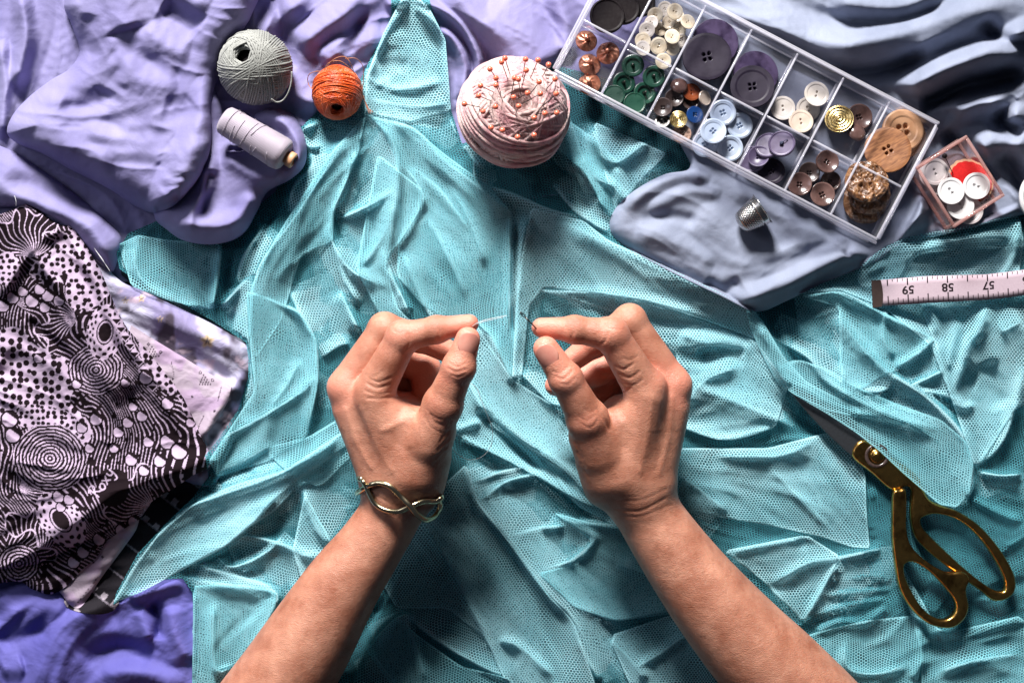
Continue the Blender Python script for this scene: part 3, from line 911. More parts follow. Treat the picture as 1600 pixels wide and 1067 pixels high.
# restrict: over the left cloths the net is a single sheer layer
Zt = smax(Zt, G + .9, 1)
Zt = np.maximum(Zt, G + .5)
T_OUT = [(610, -40), (660, -40), (678, 25), (696, 62), (700, 110), (704, 170), (722, 225), (752, 215), (770, 180), (860, 100), (1050, 150), (1150, 240), (1400, 330), (1666, 330), (1666, 1130), (303, 1130), (300, 1060), (302, 990), (301, 925), (285, 903), (250, 905), (205, 925), (176, 945), (182, 925), (215, 865), (262, 815), (300, 778), (326, 745), (320, 712), (338, 690), (372, 640), (388, 590), (388, 560), (385, 535), (330, 500), (270, 466), (215, 440), (186, 420), (182, 395), (200, 365), (280, 330), (380, 340), (430, 300), (450, 250), (465, 205), (500, 170), (560, 130), (585, 80), (612, 30)]
Zm = np.minimum(.55 * Zt + .45 * Zb + 2.2 * fbm(GU, GV, 70, 171, 2) + .7 * np.roll(T_ST2, (40, 70), (0, 1)), Zt - .7)
Zm = np.maximum(Zm, np.minimum(G + .2, Zt - .3))
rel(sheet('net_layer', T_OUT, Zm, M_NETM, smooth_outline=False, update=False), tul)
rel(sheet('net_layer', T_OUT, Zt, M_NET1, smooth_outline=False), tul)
M_NET3 = mat_net('tulle_net_over_two', (.13, .50, .58), (.42, .76, .83), 58, -.7, pitch=.0046)
# each crease is the edge of a fold that turns under: a sheer band that starts at the crease and dives under the net
sdT, _, _ = polysd(np.array(T_OUT, float), GU, GV)
rb_ = np.random.RandomState(21); PV = []; PF = []; PU = []; PD = []; pn_ = 0
scp, _, _ = polysd(np.array([(1225, 600), (1352, 660), (1460, 750), (1540, 790), (1610, 880), (1610, 960), (1480, 1010), (1370, 960), (1360, 760), (1320, 730)], float), GU, GV)
for (p, h, wl, wr, s_) in TS:
    if h <= 0: continue
    c_ = catmull(p, 10); seg_ = np.r_[0, np.cumsum(np.hypot(*np.diff(c_, axis=0).T))]
    n_ = max(6, int(seg_[-1] / 3)); ss = np.linspace(0, seg_[-1], n_)
    x = np.interp(ss, seg_, c_[:, 0]); y = np.interp(ss, seg_, c_[:, 1])
    tx_ = np.gradient(x); ty_ = np.gradient(y); l_ = np.hypot(tx_, ty_) + 1e-9; nx_, ny_ = -ty_ / l_, tx_ / l_    # to the right of the walk
    nx_ = np.convolve(np.pad(nx_, 4, mode='edge'), np.ones(9) / 9, 'valid'); ny_ = np.convolve(np.pad(ny_, 4, mode='edge'), np.ones(9) / 9, 'valid')
    side = 1 if wr > wl else -1 if wl > wr else (1 if rb_.rand() < .6 else -1)
    W_ = (40 + 70 * rb_.rand()) * min(1, .4 + seg_[-1] / 160)
    tt_ = ss / seg_[-1]; wv_ = W_ * (.72 + .28 * np.sin(np.pi * np.clip(tt_, .02, .98)) ** .6) * (1 + .15 * np.sin(tt_ * 9 + rb_.rand() * 6))
    inside = bil(scp, (x - GU0) / GS, (y - GV0) / GS) > -14
    if inside.mean() > .25: continue
    q_ = np.array([-.03, .0, .025, .06, .13, .22, .34, .48, .64, .82, 1.0])
    X = x[:, None] + side * nx_[:, None] * wv_[:, None] * q_; Y = y[:, None] + side * ny_[:, None] * wv_[:, None] * q_
    zt_ = bil(Zt, (X - GU0) / GS, (Y - GV0) / GS); zb_ = bil(Zb, (X - GU0) / GS, (Y - GV0) / GS)
    prof = np.array([-.6, .9, 1.7, 1.9, 1.7, 1.3, .8, .2, -.6, -1.5, 0])
    Zq = zt_ + prof; Zq[:, -1] = zb_[:, -1] - 1
    Zq[inside] = np.minimum(Zq[inside], zt_[inside] - .5)
    out_ = bil(sdT, (X - GU0) / GS, (Y - GV0) / GS) < 3; Zq = np.where(out_, .3, Zq)
    ends = np.clip(np.minimum(tt_, 1 - tt_) / .25, 0, 1)[:, None]; ends = ends * ends * (3 - 2 * ends); Zq = np.where(out_, Zq, Zq * ends + (zt_ - 1.2) * (1 - ends))
    s_m = (HC - Zq * .001) * K
    PV.append(np.stack([(X - 800) * s_m, (533.5 - Y) * s_m, Zq * .001], -1).reshape(-1, 3))
    a_ = rb_.rand() * 3; ca, sa = math.cos(a_), math.sin(a_)
    PU.append(np.stack([(X * ca - Y * sa) * .001, (X * sa + Y * ca) * .001], -1).reshape(-1, 2))
    PD.append(np.tile(np.array([.5, .6, .42, .12, 0, 0, 0, 0, 0, 0, 0]), (n_, 1)).reshape(-1) * np.repeat(ends[:, 0], len(q_)))
    m_ = len(q_); i_ = np.arange(n_ - 1)[:, None] * m_; j_ = np.arange(m_ - 1)[None]
    fq = np.stack([i_ + j_, i_ + j_ + 1, i_ + m_ + j_ + 1, i_ + m_ + j_], -1).reshape(-1, 4) + pn_
    PF.append(fq); pn_ += n_ * m_
rel(link_mesh('pleats', np.concatenate(PV), np.concatenate(PF), M_NET2, None, True, np.concatenate(PU), {'dense': np.concatenate(PD)[:, None] * np.ones(3)}), tul)
FLAPS = [
 [(570, 178), (590, 184), (645, 200), (700, 245), (765, 292), (799, 332), (800, 400), (800, 480), (806, 560), (806, 590), (795, 585), (770, 530), (745, 503), (700, 500), (660, 478), (620, 430), (625, 330), (618, 250), (596, 200)],
 [(830, 325), (870, 335), (912, 345), (950, 375), (1030, 412), (1110, 450), (1180, 486), (1196, 520), (1180, 530), (1100, 500), (1010, 470), (930, 458), (850, 448), (826, 480), (815, 590), (800, 590), (806, 480), (815, 400)],
 [(1250, 462), (1305, 455), (1380, 488), (1463, 530), (1425, 560), (1380, 590), (1320, 620), (1312, 560), (1311, 480)],
 [(1040, 700), (1110, 700), (1200, 700), (1290, 676), (1330, 690), (1352, 740), (1354, 800), (1359, 856), (1330, 854), (1290, 840), (1220, 824), (1110, 805), (1066, 798), (1048, 750)],
 [(1215, 575), (1250, 562), (1290, 575), (1340, 605), (1400, 630), (1470, 655), (1510, 690), (1521, 725), (1515, 770), (1495, 792), (1468, 788), (1440, 764), (1410, 738), (1376, 706), (1338, 676), (1292, 646), (1240, 616)],
 [(1240, 461), (1180, 488), (1170, 470), (1215, 460), (1240, 420), (1330, 408), (1400, 380), (1500, 372), (1594, 345), (1600, 380), (1590, 440), (1545, 476), (1520, 540), (1489, 628), (1470, 580), (1455, 540), (1380, 480), (1311, 452)],
 [(572, 1015), (620, 962), (650, 990), (720, 1040), (800, 1060), (830, 1130), (640, 1130), (620, 1080), (590, 1040)],
 [(640, 815), (690, 760), (728, 725), (748, 785), (800, 850), (858, 930), (896, 970), (952, 1130), (820, 1130), (760, 1000), (700, 950), (620, 950), (590, 900)],
 [(302, 915), (340, 912), (410, 918), (432, 926), (430, 950), (400, 1000), (370, 1036), (340, 1046), (330, 1130), (300, 1130)],
 [(176, 942), (205, 890), (250, 830), (305, 785), (370, 762), (440, 738), (545, 668), (540, 700), (470, 745), (426, 785), (395, 818), (354, 852), (310, 876), (270, 898), (220, 925)],
 [(385, 455), (410, 462), (466, 485), (494, 530), (497, 600), (479, 686), (420, 720), (340, 745), (326, 720), (360, 668), (398, 610), (390, 530)],
 [(637, -20), (600, 50), (572, 120), (570, 175), (640, 190), (705, 175), (700, 110), (696, 62), (672, 15)],
 [(864, 800), (930, 818), (1010, 830), (1080, 900), (1140, 990), (1080, 955), (964, 970), (900, 950), (840, 895), (900, 880), (925, 845)],
 [(1260, 835), (1312, 868), (1290, 915), (1256, 972), (1190, 905), (1130, 860)],
 [(450, 340), (520, 235), (572, 180), (560, 240), (522, 330), (520, 380), (470, 400), (440, 500), (400, 560), (388, 520), (392, 450), (420, 390)],
 [(705, 675), (727, 581), (752, 634), (815, 690), (877, 728), (945, 790), (985, 830), (930, 800), (840, 745), (770, 708)],
 [(1165, 482), (1190, 498), (1225, 558), (1262, 598), (1345, 640), (1340, 652), (1290, 641), (1240, 616), (1212, 594), (1188, 548), (1172, 512)],
 [(835, 452), (960, 458), (1100, 502), (1180, 532), (1232, 600), (1212, 668), (1120, 688), (1046, 660), (1060, 560), (1000, 500)],
 [(877, 180), (940, 225), (965, 252), (975, 330), (950, 340), (915, 272), (872, 232)],
 [(927, 190), (1002, 222), (1042, 240), (1000, 285), (962, 330), (945, 270)],
 [(590, 240), (660, 297), (655, 331), (602, 412), (620, 480), (668, 525), (600, 505), (556, 420), (575, 320)],
 [(742, 503), (800, 592), (860, 630), (905, 700), (985, 832), (900, 790), (840, 700), (752, 634), (728, 585)],
 [(185, 382), (216, 367), (260, 375), (345, 381), (338, 450), (332, 484), (263, 470), (205, 447)],
 [(1440, 484), (1545, 474), (1608, 440), (1660, 600), (1585, 640), (1525, 733), (1487, 626), (1462, 540)],
 [(1120, 1130), (1200, 1020), (1272, 988), (1353, 969), (1436, 960), (1442, 1025), (1420, 1130)],
 [(1040, 880), (1130, 960), (1150, 1130), (1011, 1130), (951, 993), (1070, 953)],
 [(408, 700), (479, 684), (552, 640), (560, 705), (500, 762), (455, 742)],
 [(457, 859), (476, 770), (520, 850), (513, 872), (472, 908)],
 [(1394, 855), (1470, 990), (1600, 960), (1666, 1130), (1440, 1130), (1440, 1020)],
]
SCTOP = [(1232, 604), (1270, 615), (1352, 680), (1430, 742), (1455, 780), (1528, 818), (1500, 830), (1424, 800), (1390, 764), (1333, 712), (1282, 667)]
for i, fl in enumerate(FLAPS):
    pl = np.array([(p0[0] * (1 - w_) + p1[0] * w_, p0[1] * (1 - w_) + p1[1] * w_) for p0, p1 in zip(fl, fl[1:] + fl[:1]) for w_ in (.07, .93)], float)
    sd, _, _ = polysd(pl, GU, GV)
    Z = blur(Zt, 5) + 1.4 + (i * 3 % 7) * .35 + bulge(sd, 1.3, 2.5) + .25 * np.roll(T_ST, (i * 13) % 60, 1)
    if i in (4, 16):
        sc1, _, _ = polysd(catmull(SCTOP, 4, True), GU, GV)
        Z = np.maximum(Z, blur(np.where(sc1 > -6, 27.5, Z), 16)); Z = np.maximum(Z, np.where(sc1 > -3, 26.8, 0))
    Z = np.maximum(Z, G + .3)
    def dn(u, v, pl=pl):
        m = np.full(len(u), 99.)
        for (ax_, ay_), (bx_, by_) in zip(pl, np.roll(pl, -1, 0)):
            dx, dy = bx_ - ax_, by_ - ay_; tq = np.clip(((u - ax_) * dx + (v - ay_) * dy) / (dx * dx + dy * dy + 1e-9), 0, 1)
            m = np.minimum(m, np.hypot(u - ax_ - tq * dx, v - ay_ - tq * dy))
        return {'dense': (.60 * np.exp(-(m / 2.6) ** 2))[:, None] * np.ones(3)}
    rel(sheet('folded_layer', pl, Z, M_NET2 if i % 2 else M_NET3, smooth_outline=False, paint=dn), tul)

# lobe under the spool
L3 = [(318, 120), (340, 150), (352, 190), (370, 215), (400, 178), (430, 170), (460, 182), (478, 222), (476, 258), (452, 282), (418, 300), (402, 330), (378, 368), (335, 382), (290, 377), (262, 360), (240, 335), (250, 280), (300, 180)]
sd, _, _ = polysd(catmull(L3, 5, True), GU, GV)
F, tx, ty = stroke_field([sk('420,175 452,200 468,235 455,270', 6, 12, 9), sk('300,372 300,330 325,290 330,240', 7, 18, 10), sk('345,240 400,270 440,285', 5, 14, 14),
    sk('268,345 300,350 345,352 380,330', 5, 16, 16), sk('355,232 372,236 390,228', -6, 6, 6), sk('318,345 322,300 330,262', -5, 6, 10), sk('350,365 375,335 400,305', 4, 10, 12), sk('405,160 440,170', 4, 9, 9)])
st3 = streaks(tx, ty, 18, 8, 31)
Z = np.maximum(blur(G, 20), 12) + 2 + bulge(sd, 20, 30) + 1.3 * F + .4 * st3
Z = Z - 7 * np.exp(-(((GU - 395) / 48) ** 2 + ((GV - 215) / 38) ** 2))
sheet('p', L3, Z, None, join=parts)
# the big upper lobe
L2 = [(130, -66), (400, -66), (395, 20), (362, 70), (342, 118), (330, 160), (331, 200), (327, 240), (312, 275), (290, 305), (266, 325), (240, 333), (210, 322), (178, 300), (150, 285), (110, 265), (68, 242), (30, 226), (11, 208), (20, 180), (45, 152), (80, 125), (108, 108), (124, 80), (112, 40), (100, 0)]
sd, _, _ = polysd(catmull(L2, 5, True), GU, GV)
F, tx, ty = stroke_field([sk('94,158 125,168 160,160 175,140', -6, 22, 14), sk('250,10 285,30 310,50', -7, 22, 22), sk('225,40 260,70 300,80', 4, 20, 20),
    sk('140,20 135,60 150,95', -5, 14, 10), sk('255,165 285,172 305,160', -3, 20, 14), sk('50,215 110,235 180,265', 5, 26, 10), sk('240,329 262,318 282,300', -6, 8, 8),
    sk('180,105 230,130 280,125', 4, 22, 18), sk('130,200 190,225 250,225', 3, 20, 25), sk('200,50 190,10 200,-40', 7, 34, 34), sk('250,-40 280,-10 330,10', 4, 18, 18),
    sk('90,200 150,190 200,205', -2.5, 10, 12), sk('250,250 270,280 250,300', -3, 12, 12), sk('170,90 200,110 190,140', 3, 14, 14)])
st2 = streaks(tx, ty, 30, 6, 21)
Z = np.maximum(blur(G, 26), 14) + 2 + bulge(sd, 30, 48) + 1.0 * F - 1.5 * np.abs(st2) + 2.6 * fbm(GU, GV, 60, 9, 3)
sheet('p', L2, Z, None, join=parts)
o = joined('purple_cloth', parts, M_PURPLE)
tag(o, 'crumpled lavender purple cotton cloth piled in the top left corner under the spools', 'cloth')

# ------------------------------------------------------------------ grey-blue jersey, top right
GB = [(1060, -66), (1666, -66), (1666, 320), (1600, 335), (1540, 350), (1470, 368), (1400, 384), (1380, 402), (1330, 425), (1280, 445), (1230, 470), (1182, 487), (1130, 464), (1080, 440), (1030, 415), (985, 390), (958, 368), (953, 345), (968, 318), (1000, 292), (1040, 272), (1078, 262), (1060, 220), (1030, 150), (1020, 40)]
sd, _, _ = polysd(catmull(GB, 5, True), GU, GV)
F, tx, ty = stroke_field([
 sk('1130,30 1200,40 1290,70 1400,60 1520,20 1600,0', 12, 26, 30), sk('1180,60 1280,110 1380,110 1450,80', -9, 16, 16), sk('1290,0 1400,10 1480,-20', 10, 20, 20),
 sk('1400,150 1480,105 1560,75 1620,40', 16, 18, 26), sk('1430,165 1500,140 1600,110', -14, 14, 16), sk('1480,185 1530,160 1575,165 1600,200', 10, 16, 16), sk('1500,260 1550,220 1620,230', 9, 20, 20),
 sk('1340,390 1400,330 1440,250 1470,190 1540,120', 10, 14, 14), sk('1380,385 1430,340 1440,300', 8, 12, 12), sk('1465,370 1520,350 1600,300', 8, 16, 16), sk('1560,240 1590,280 1610,330', -8, 14, 14),
 sk('1460,200 1500,230 1560,290', -8, 12, 12), sk('1590,150 1560,190 1600,210', -9, 12, 12), sk('1530,30 1560,60 1620,70', -9, 12, 14),
 sk('975,330 1010,295 1070,270 1110,285', 7, 12, 14), sk('1010,330 1070,300 1130,305', 4, 12, 12), sk('1080,330 1170,400 1270,400', 5, 34, 34), sk('1140,475 1220,445 1300,405 1375,375', 10, 16, 14),
 sk('1160,440 1130,455 1100,440', -5, 14, 12), sk('1190,420 1250,400 1300,380', -3, 10, 12), sk('1300,385 1335,372 1372,380', 6, 9, 9), sk('1320,400 1328,385 1322,372', -5, 7, 7),
 sk('990,360 1060,380 1120,420', 5, 18, 18), sk('1000,345 1050,340 1090,350', -3, 10, 10), sk('1150,310 1210,350 1230,390', -3, 14, 14)])
st = streaks(tx, ty, 15, 9, 131); st9 = streaks(tx, ty, 30, 7, 133)
mk = np.clip((GU - 1380) / 60 + np.clip((240 - GV) / 60, 0, 2), 0, 1)
Z = 18 + bulge(sd, 10, 24) + (.95 + .9 * mk) * F + 0.3 * st - (.8 + .7 * mk) * np.abs(st9) + 2.5 * fbm(GU, GV, 150, 140, 2)
Z = np.maximum(Z, np.where(sd < 60, G + .8, -99))
Z = press(Z, BOXP, 25, 22)
Z = press(Z, [(1420, 262), (1507, 210), (1585, 318), (1485, 362)], 28, 16)
o = sheet('grey_blue_cloth', GB, Z, M_GREY)
tag(o, 'greyish blue jersey cloth with soft folds under the button box and thimble', 'cloth')
# the tulle edge that comes up over the grey-blue cloth at the right
EF = [(1340, 425), (1365, 398), (1400, 378), (1440, 366), (1520, 352), (1570, 340), (1594, 342), (1592, 375), (1560, 388), (1480, 392), (1430, 402), (1400, 440), (1350, 450)]
sd, _, _ = polysd(catmull(EF, 4, True), GU, GV)
Z = np.maximum(blur(Zt, 6), G) + 1.2 + bulge(sd, 2, 7) + .5 * T_ST
rel(sheet('folded_layer', EF, Z, M_NET2), tul)

# ------------------------------------------------------------------ bare arms and hands (one continuous surface each, built as a blended distance field)
import openvdb as vdb


class Field:
    def __init__(s, lo, hi, vx):
        s.lo = np.array(lo, float); s.vx = vx
        s.n = np.ceil((np.array(hi) - s.lo) / vx).astype(int)
        s.D = np.full(s.n, 30.0, dtype=np.float32)
    def window(s, p0, p1, pad):
        a = np.clip(np.floor((np.minimum(p0, p1) - pad - s.lo) / s.vx).astype(int), 0, s.n)
        b = np.clip(np.ceil((np.maximum(p0, p1) + pad - s.lo) / s.vx).astype(int), 0, s.n)
        sl = tuple(slice(x, y) for x, y in zip(a, b))
        ax = [(s.lo[k] + s.vx * np.arange(a[k], b[k])).astype(np.float32) for k in range(3)]
        return sl, np.meshgrid(*ax, indexing='ij', sparse=True)
    def mesh(s):
        g = vdb.FloatGrid(30.0)
        g.copyFromArray(s.D)
        pts, tris, quads = g.convertToPolygons(isovalue=0.0, adaptivity=0.0)
        return pts * s.vx + s.lo, quads[:, ::-1], tris[:, ::-1]


def cap(X, a, b, ra, rb, flat=1.0, axis=None):
    """tapered capsule distance; flat<1 squeezes it along 'axis'"""
    a = np.asarray(a, np.float32); b = np.asarray(b, np.float32)
    d = b - a; L = float(d @ d) + 1e-6
    px, py, pz = X[0] - a[0], X[1] - a[1], X[2] - a[2]
    t = np.clip((px * d[0] + py * d[1] + pz * d[2]) / L, 0, 1)
    qx = px - t * d[0]; qy = py - t * d[1]; qz = pz - t * d[2]
    if axis is not None and flat != 1.0:
        ax = np.asarray(axis, np.float32); ax = ax / np.linalg.norm(ax)
        c = qx * ax[0] + qy * ax[1] + qz * ax[2]
        r2 = qx * qx + qy * qy + qz * qz + c * c * (1 / flat ** 2 - 1)
        return (np.sqrt(r2) - (ra + (rb - ra) * t)) * min(1.0, flat * 1.1)
    return np.sqrt(qx * qx + qy * qy + qz * qz) - (ra + (rb - ra) * t)


def smin(a, b, k):
    h = np.clip(.5 + .5 * (b - a) / k, 0, 1)
    return b * (1 - h) + a * h - k * h * (1 - h)


def build_arm(side, arm, palm, fingers, thumb, bumps, creases, tips, vx=.8):
    """all points (px, py, z mm, r mm); converted to mm in table space"""
    W = lambda p: np.array(P(p[0], p[1], p[2])) * 1000
    allp = np.array([W(p) for grp in ([arm, palm_pts(palm), sum([f for f in fingers], []), thumb]) for p in grp])
    F = Field(allp.min(0) - 30, allp.max(0) + 30, vx)
    # palm / arm group
    for k, (a, b, fl) in enumerate(palm):
        A, B = W(a), W(b); pad = max(a[3], b[3]) + 16
        sl, X = F.window(A, B, pad)
        F.D[sl] = smin(F.D[sl], cap(X, A, B, a[3], b[3], fl[0], fl[1]) if fl else cap(X, A, B, a[3], b[3]), 9.0)
    pal = F.D; F.D = np.full(F.D.shape, 30.0, np.float32)
    arm = catmull(arm, 24)
    for a in arm:
        A = W(a); r_ = a[3]
        sl, X = F.window(A, A, r_ + 9)
        d = X[0] - A[0]; e = X[1] - A[1]; g = X[2] - A[2]
        F.D[sl] = np.minimum(F.D[sl], np.sqrt(d * d + e * e + g * g) - r_)
    F.D = smin(pal, F.D, 9.0)
    # fingers: each chain blends into the palm only near its knuckle
    body = F.D.copy(); out = F.D.copy()
    fingers = [[(x, y, z, r * .95) for x, y, z, r in ch] for ch in fingers]
    for ch in fingers + [thumb]:
        fin = np.full(F.D.shape, 30.0, np.float32)
        pts = [W(p) for p in ch]
        for (A, a), (B, b) in zip(zip(pts, ch), list(zip(pts, ch))[1:]):
            sl, X = F.window(A, B, max(a[3], b[3]) + 14)
            fin[sl] = smin(fin[sl], cap(X, A, B, a[3], b[3]), 2.2)
        for m, (p, r, kk) in enumerate([(pts[i], ch[i][3] * 1.03, 3.0) for i in range(1, len(ch) - 1)]):
            sl, X = F.window(p, p, r + 12)
            fin[sl] = smin(fin[sl], np.sqrt((X[0] - p[0]) ** 2 + (X[1] - p[1]) ** 2 + (X[2] - p[2]) ** 2) - r, kk)
        lo = np.min(pts, 0); hi = np.max(pts, 0)
        sl, X = F.window(lo, hi, 24)
        d0 = np.sqrt((X[0] - pts[0][0]) ** 2 + (X[1] - pts[0][1]) ** 2 + (X[2] - pts[0][2]) ** 2)
        k = .5 + 7.0 * np.exp(-(d0 / 15) ** 2)
        v = smin(body[sl], fin[sl], k)
        # neighbouring fingers touch but do not fuse, except near the knuckles
        out[sl] = smin(out[sl], v, .25 + 3.5 * np.exp(-(d0 / 10) ** 2))
    F.D = out
    for p, r, k in bumps:
        A = W(p); sl, X = F.window(A, A, r + 14)
        F.D[sl] = smin(F.D[sl], np.sqrt((X[0] - A[0]) ** 2 + (X[1] - A[1]) ** 2 + (X[2] - A[2]) ** 2) - r, k)
    v, q, t = F.mesh()
    # carve creases seen from above; raise tendons
    s = (HC * 1000 - v[:, 2]) * K
    u = v[:, 0] / s + 800; w = 533.5 - v[:, 1] / s
    # vertex normals
    nrm = np.zeros_like(v)
    fn = np.cross(v[q[:, 2]] - v[q[:, 0]], v[q[:, 3]] - v[q[:, 1]])
    for k in range(4): np.add.at(nrm, q[:, k], fn)
    nrm /= np.linalg.norm(nrm, axis=1)[:, None] + 1e-9
    if nrm[v[:, 2].argmax(), 2] < 0:
        nrm = -nrm; q = q[:, ::-1]; t = t[:, ::-1]
    up = nrm[:, 2] > .15
    disp = np.zeros(len(v))
    for pts, dep, wid, zmin in creases:
        pts = catmull([tuple(p) for p in pts], 4)
        m = up & (u > pts[:, 0].min() - 12) & (u < pts[:, 0].max() + 12) & (w > pts[:, 1].min() - 12) & (w < pts[:, 1].max() + 12) & (v[:, 2] > zmin)
        ii = np.where(m)[0]
        D = np.full(len(ii), 99.)
        for (ax, ay), (bx, by) in zip(pts, pts[1:]):
            dx, dy = bx - ax, by - ay; L = dx * dx + dy * dy + 1e-9
            tt = np.clip(((u[ii] - ax) * dx + (w[ii] - ay) * dy) / L, 0, 1)
            D = np.minimum(D, np.hypot(u[ii] - ax - tt * dx, w[ii] - ay - tt * dy))
        disp[ii] -= dep * np.exp(-(D / wid) ** 2)
    v = v + nrm * disp[:, None]
    # redness mask: fingertips and knuckles
    red = np.zeros(len(v))
    for p, r, a in tips:
        A = W(p); d = np.linalg.norm(v - A, axis=1)
        red = np.maximum(red, min(1, a * 1.25) * np.exp(-(d / (r * 1.35)) ** 2))
    return v * .001, q, t, red


def palm_pts(palm): return [p for a, b, f in palm for p in (a, b)]


def seg(a, b, fl=None): return (a, b, fl)


# left hand in the picture
L_arm = [(622, 772, 64, 18.5), (606, 810, 62, 18.5), (575, 858, 60, 20), (534, 915, 58, 23), (485, 996, 54, 27), (444, 1062, 50, 29.5), (395, 1140, 46, 33), (340, 1230, 42, 36)]
L_palm = [
    seg((624, 768, 66, 17.5), (630, 735, 68, 17)), seg((630, 740, 76, 13), (585, 622, 84, 11.5)), seg((612, 740, 66, 14), (556, 618, 68, 12.5)),
    seg((616, 745, 54, 13), (572, 630, 52, 12)), seg((622, 750, 46, 12), (590, 640, 38, 11)),
    seg((652, 738, 78, 13.5), (676, 672, 86, 13)), seg((640, 700, 66, 14), (625, 655, 64, 12)), seg((662, 760, 70, 12), (668, 715, 74, 13)),
    seg((676, 672, 84, 9), (620, 652, 80, 9)), seg((612, 650, 56, 15), (640, 648, 48, 14)), seg((552, 640, 70, 11), (598, 742, 68, 14)),
]
L_fing = [
    [(587, 606, 84, 12.0), (629, 527, 93, 9.6), (682, 515, 96, 7.7), (733, 506, 95, 5.8)],
    [(542, 606, 70, 12.0), (601, 514, 76, 9.6), (655, 527, 74, 8.6), (698, 548, 72, 7.2)],
    [(556, 618, 52, 12.0), (618, 556, 50, 10.6), (664, 578, 48, 9.6), (664, 612, 50, 8.4)],
    [(575, 630, 38, 11.0), (622, 590, 32, 10.0), (652, 612, 34, 9.2), (648, 636, 40, 8.0)],
]
L_thumb = [(668, 690, 86, 13), (692, 632, 95, 10.8), (717, 574, 104, 8.9), (731, 530, 106, 7.0)]
L_bump = [((540, 605, 74), 8.5, 6), ((690, 640, 92), 5, 9)]
L_cr = [
    ([(700, 575), (712, 581), (728, 577)], .42, 1.7, 80), ([(703, 568), (714, 573), (728, 568)], .28, 1.4, 80), ([(706, 586), (716, 589), (726, 585)], .28, 1.4, 80),
    ([(634, 545), (640, 536), (637, 520)], .4, 1.8, 80), ([(684, 512), (687, 520), (684, 530)], .35, 1.6, 80), ([(613, 512), (622, 520), (632, 517)], .22, 1.6, 80),
    ([(575, 600), (590, 606), (608, 600)], .45, 2.0, 60), ([(578, 592), (592, 597), (610, 590)], .4, 2.0, 60), ([(570, 610), (590, 617), (610, 612)], .35, 2.0, 60), ([(575, 622), (600, 622), (640, 616)], .5, 2.6, 60), ([(570, 585), (584, 588), (598, 580)], .25, 1.8, 60),
    ([(668, 640), (676, 650), (690, 655)], .25, 1.8, 70), ([(672, 648), (680, 660), (694, 664)], .25, 1.8, 70), ([(664, 652), (674, 668), (690, 676)], .2, 1.8, 70),
    ([(688, 690), (694, 680), (704, 672)], .3, 2.0, 60), ([(684, 703), (692, 694), (702, 684)], .3, 2.0, 60), ([(680, 716), (690, 706), (700, 696)], .28, 2.0, 60), ([(676, 728), (686, 718), (696, 708)], .25, 2.0, 60),
    ([(600, 700), (625, 706), (650, 700)], .12, 3, 60), ([(640, 640), (632, 655), (600, 672)], -.5, 6, 60), ([(640, 628), (652, 640), (650, 655)], .5, 4, 60),
    ([(590, 775), (620, 790), (655, 790)], .3, 2.4, 60), ([(540, 640), (556, 690), (580, 730)], -.5, 5, 60), ([(566, 640), (590, 700), (612, 735)], -.35, 5, 60),
]
L_tips = [((733, 506, 95), 10, .8), ((731, 526, 106), 11, .8), ((717, 574, 106), 9, .55), ((631, 524, 96), 9, .4), ((538, 604, 74), 11, .6), ((698, 548, 72), 14, 1), ((676, 605, 50), 16, .8), ((655, 634, 40), 14, .7), ((640, 600, 60), 16, .8), ((690, 640, 100), 8, .25)]

# right hand in the picture
R_arm = [(997, 768, 64, 19.5), (1012, 800, 62, 19.5), (1050, 858, 60, 21.5), (1100, 925, 58, 24.5), (1160, 996, 54, 28), (1222, 1062, 50, 31), (1290, 1140, 46, 34), (1360, 1230, 42, 37)]
R_palm = [
    seg((994, 768, 66, 18.5), (980, 738, 68, 18)), seg((984, 742, 76, 14), (1008, 622, 86, 11.5)), seg((1002, 742, 68, 14.5), (1040, 622, 70, 12.5)),
    seg((1006, 748, 56, 13), (1032, 634, 53, 12)), seg((998, 752, 46, 12), (1014, 645, 38, 11)),
    seg((952, 742, 78, 14), (925, 680, 86, 13)), seg((965, 705, 68, 15), (985, 655, 64, 12)), seg((945, 760, 70, 12), (938, 720, 74, 13)),
    seg((925, 680, 84, 9), (985, 652, 80, 9)), seg((1000, 650, 56, 15), (972, 652, 48, 14)), seg((1044, 640, 70, 11), (1018, 742, 68, 14)),
]
R_fing = [
    [(1006, 606, 86, 12.2), (955, 523, 97, 10.0), (898, 515, 99, 7.8), (846, 512, 98, 6.0)],
    [(1050, 604, 70, 12.0), (984, 501, 78, 9.6), (930, 535, 74, 8.6), (895, 562, 72, 7.2)],
    [(1036, 616, 52, 11.0), (985, 560, 50, 9.2), (930, 582, 48, 8.2), (868, 602, 52, 6.8)],
    [(1018, 632, 38, 10.0), (975, 590, 32, 8.4), (940, 612, 34, 7.6), (915, 625, 40, 6.6)],
]
R_thumb = [(936, 705, 84, 13.5), (918, 655, 94, 11.2), (884, 592, 104, 9.0), (853, 545, 107, 7.2)]
R_bump = [((1054, 600, 74), 8.5, 6), ((1018, 600, 86), 7, 6), ((914, 655, 92), 5, 9)]
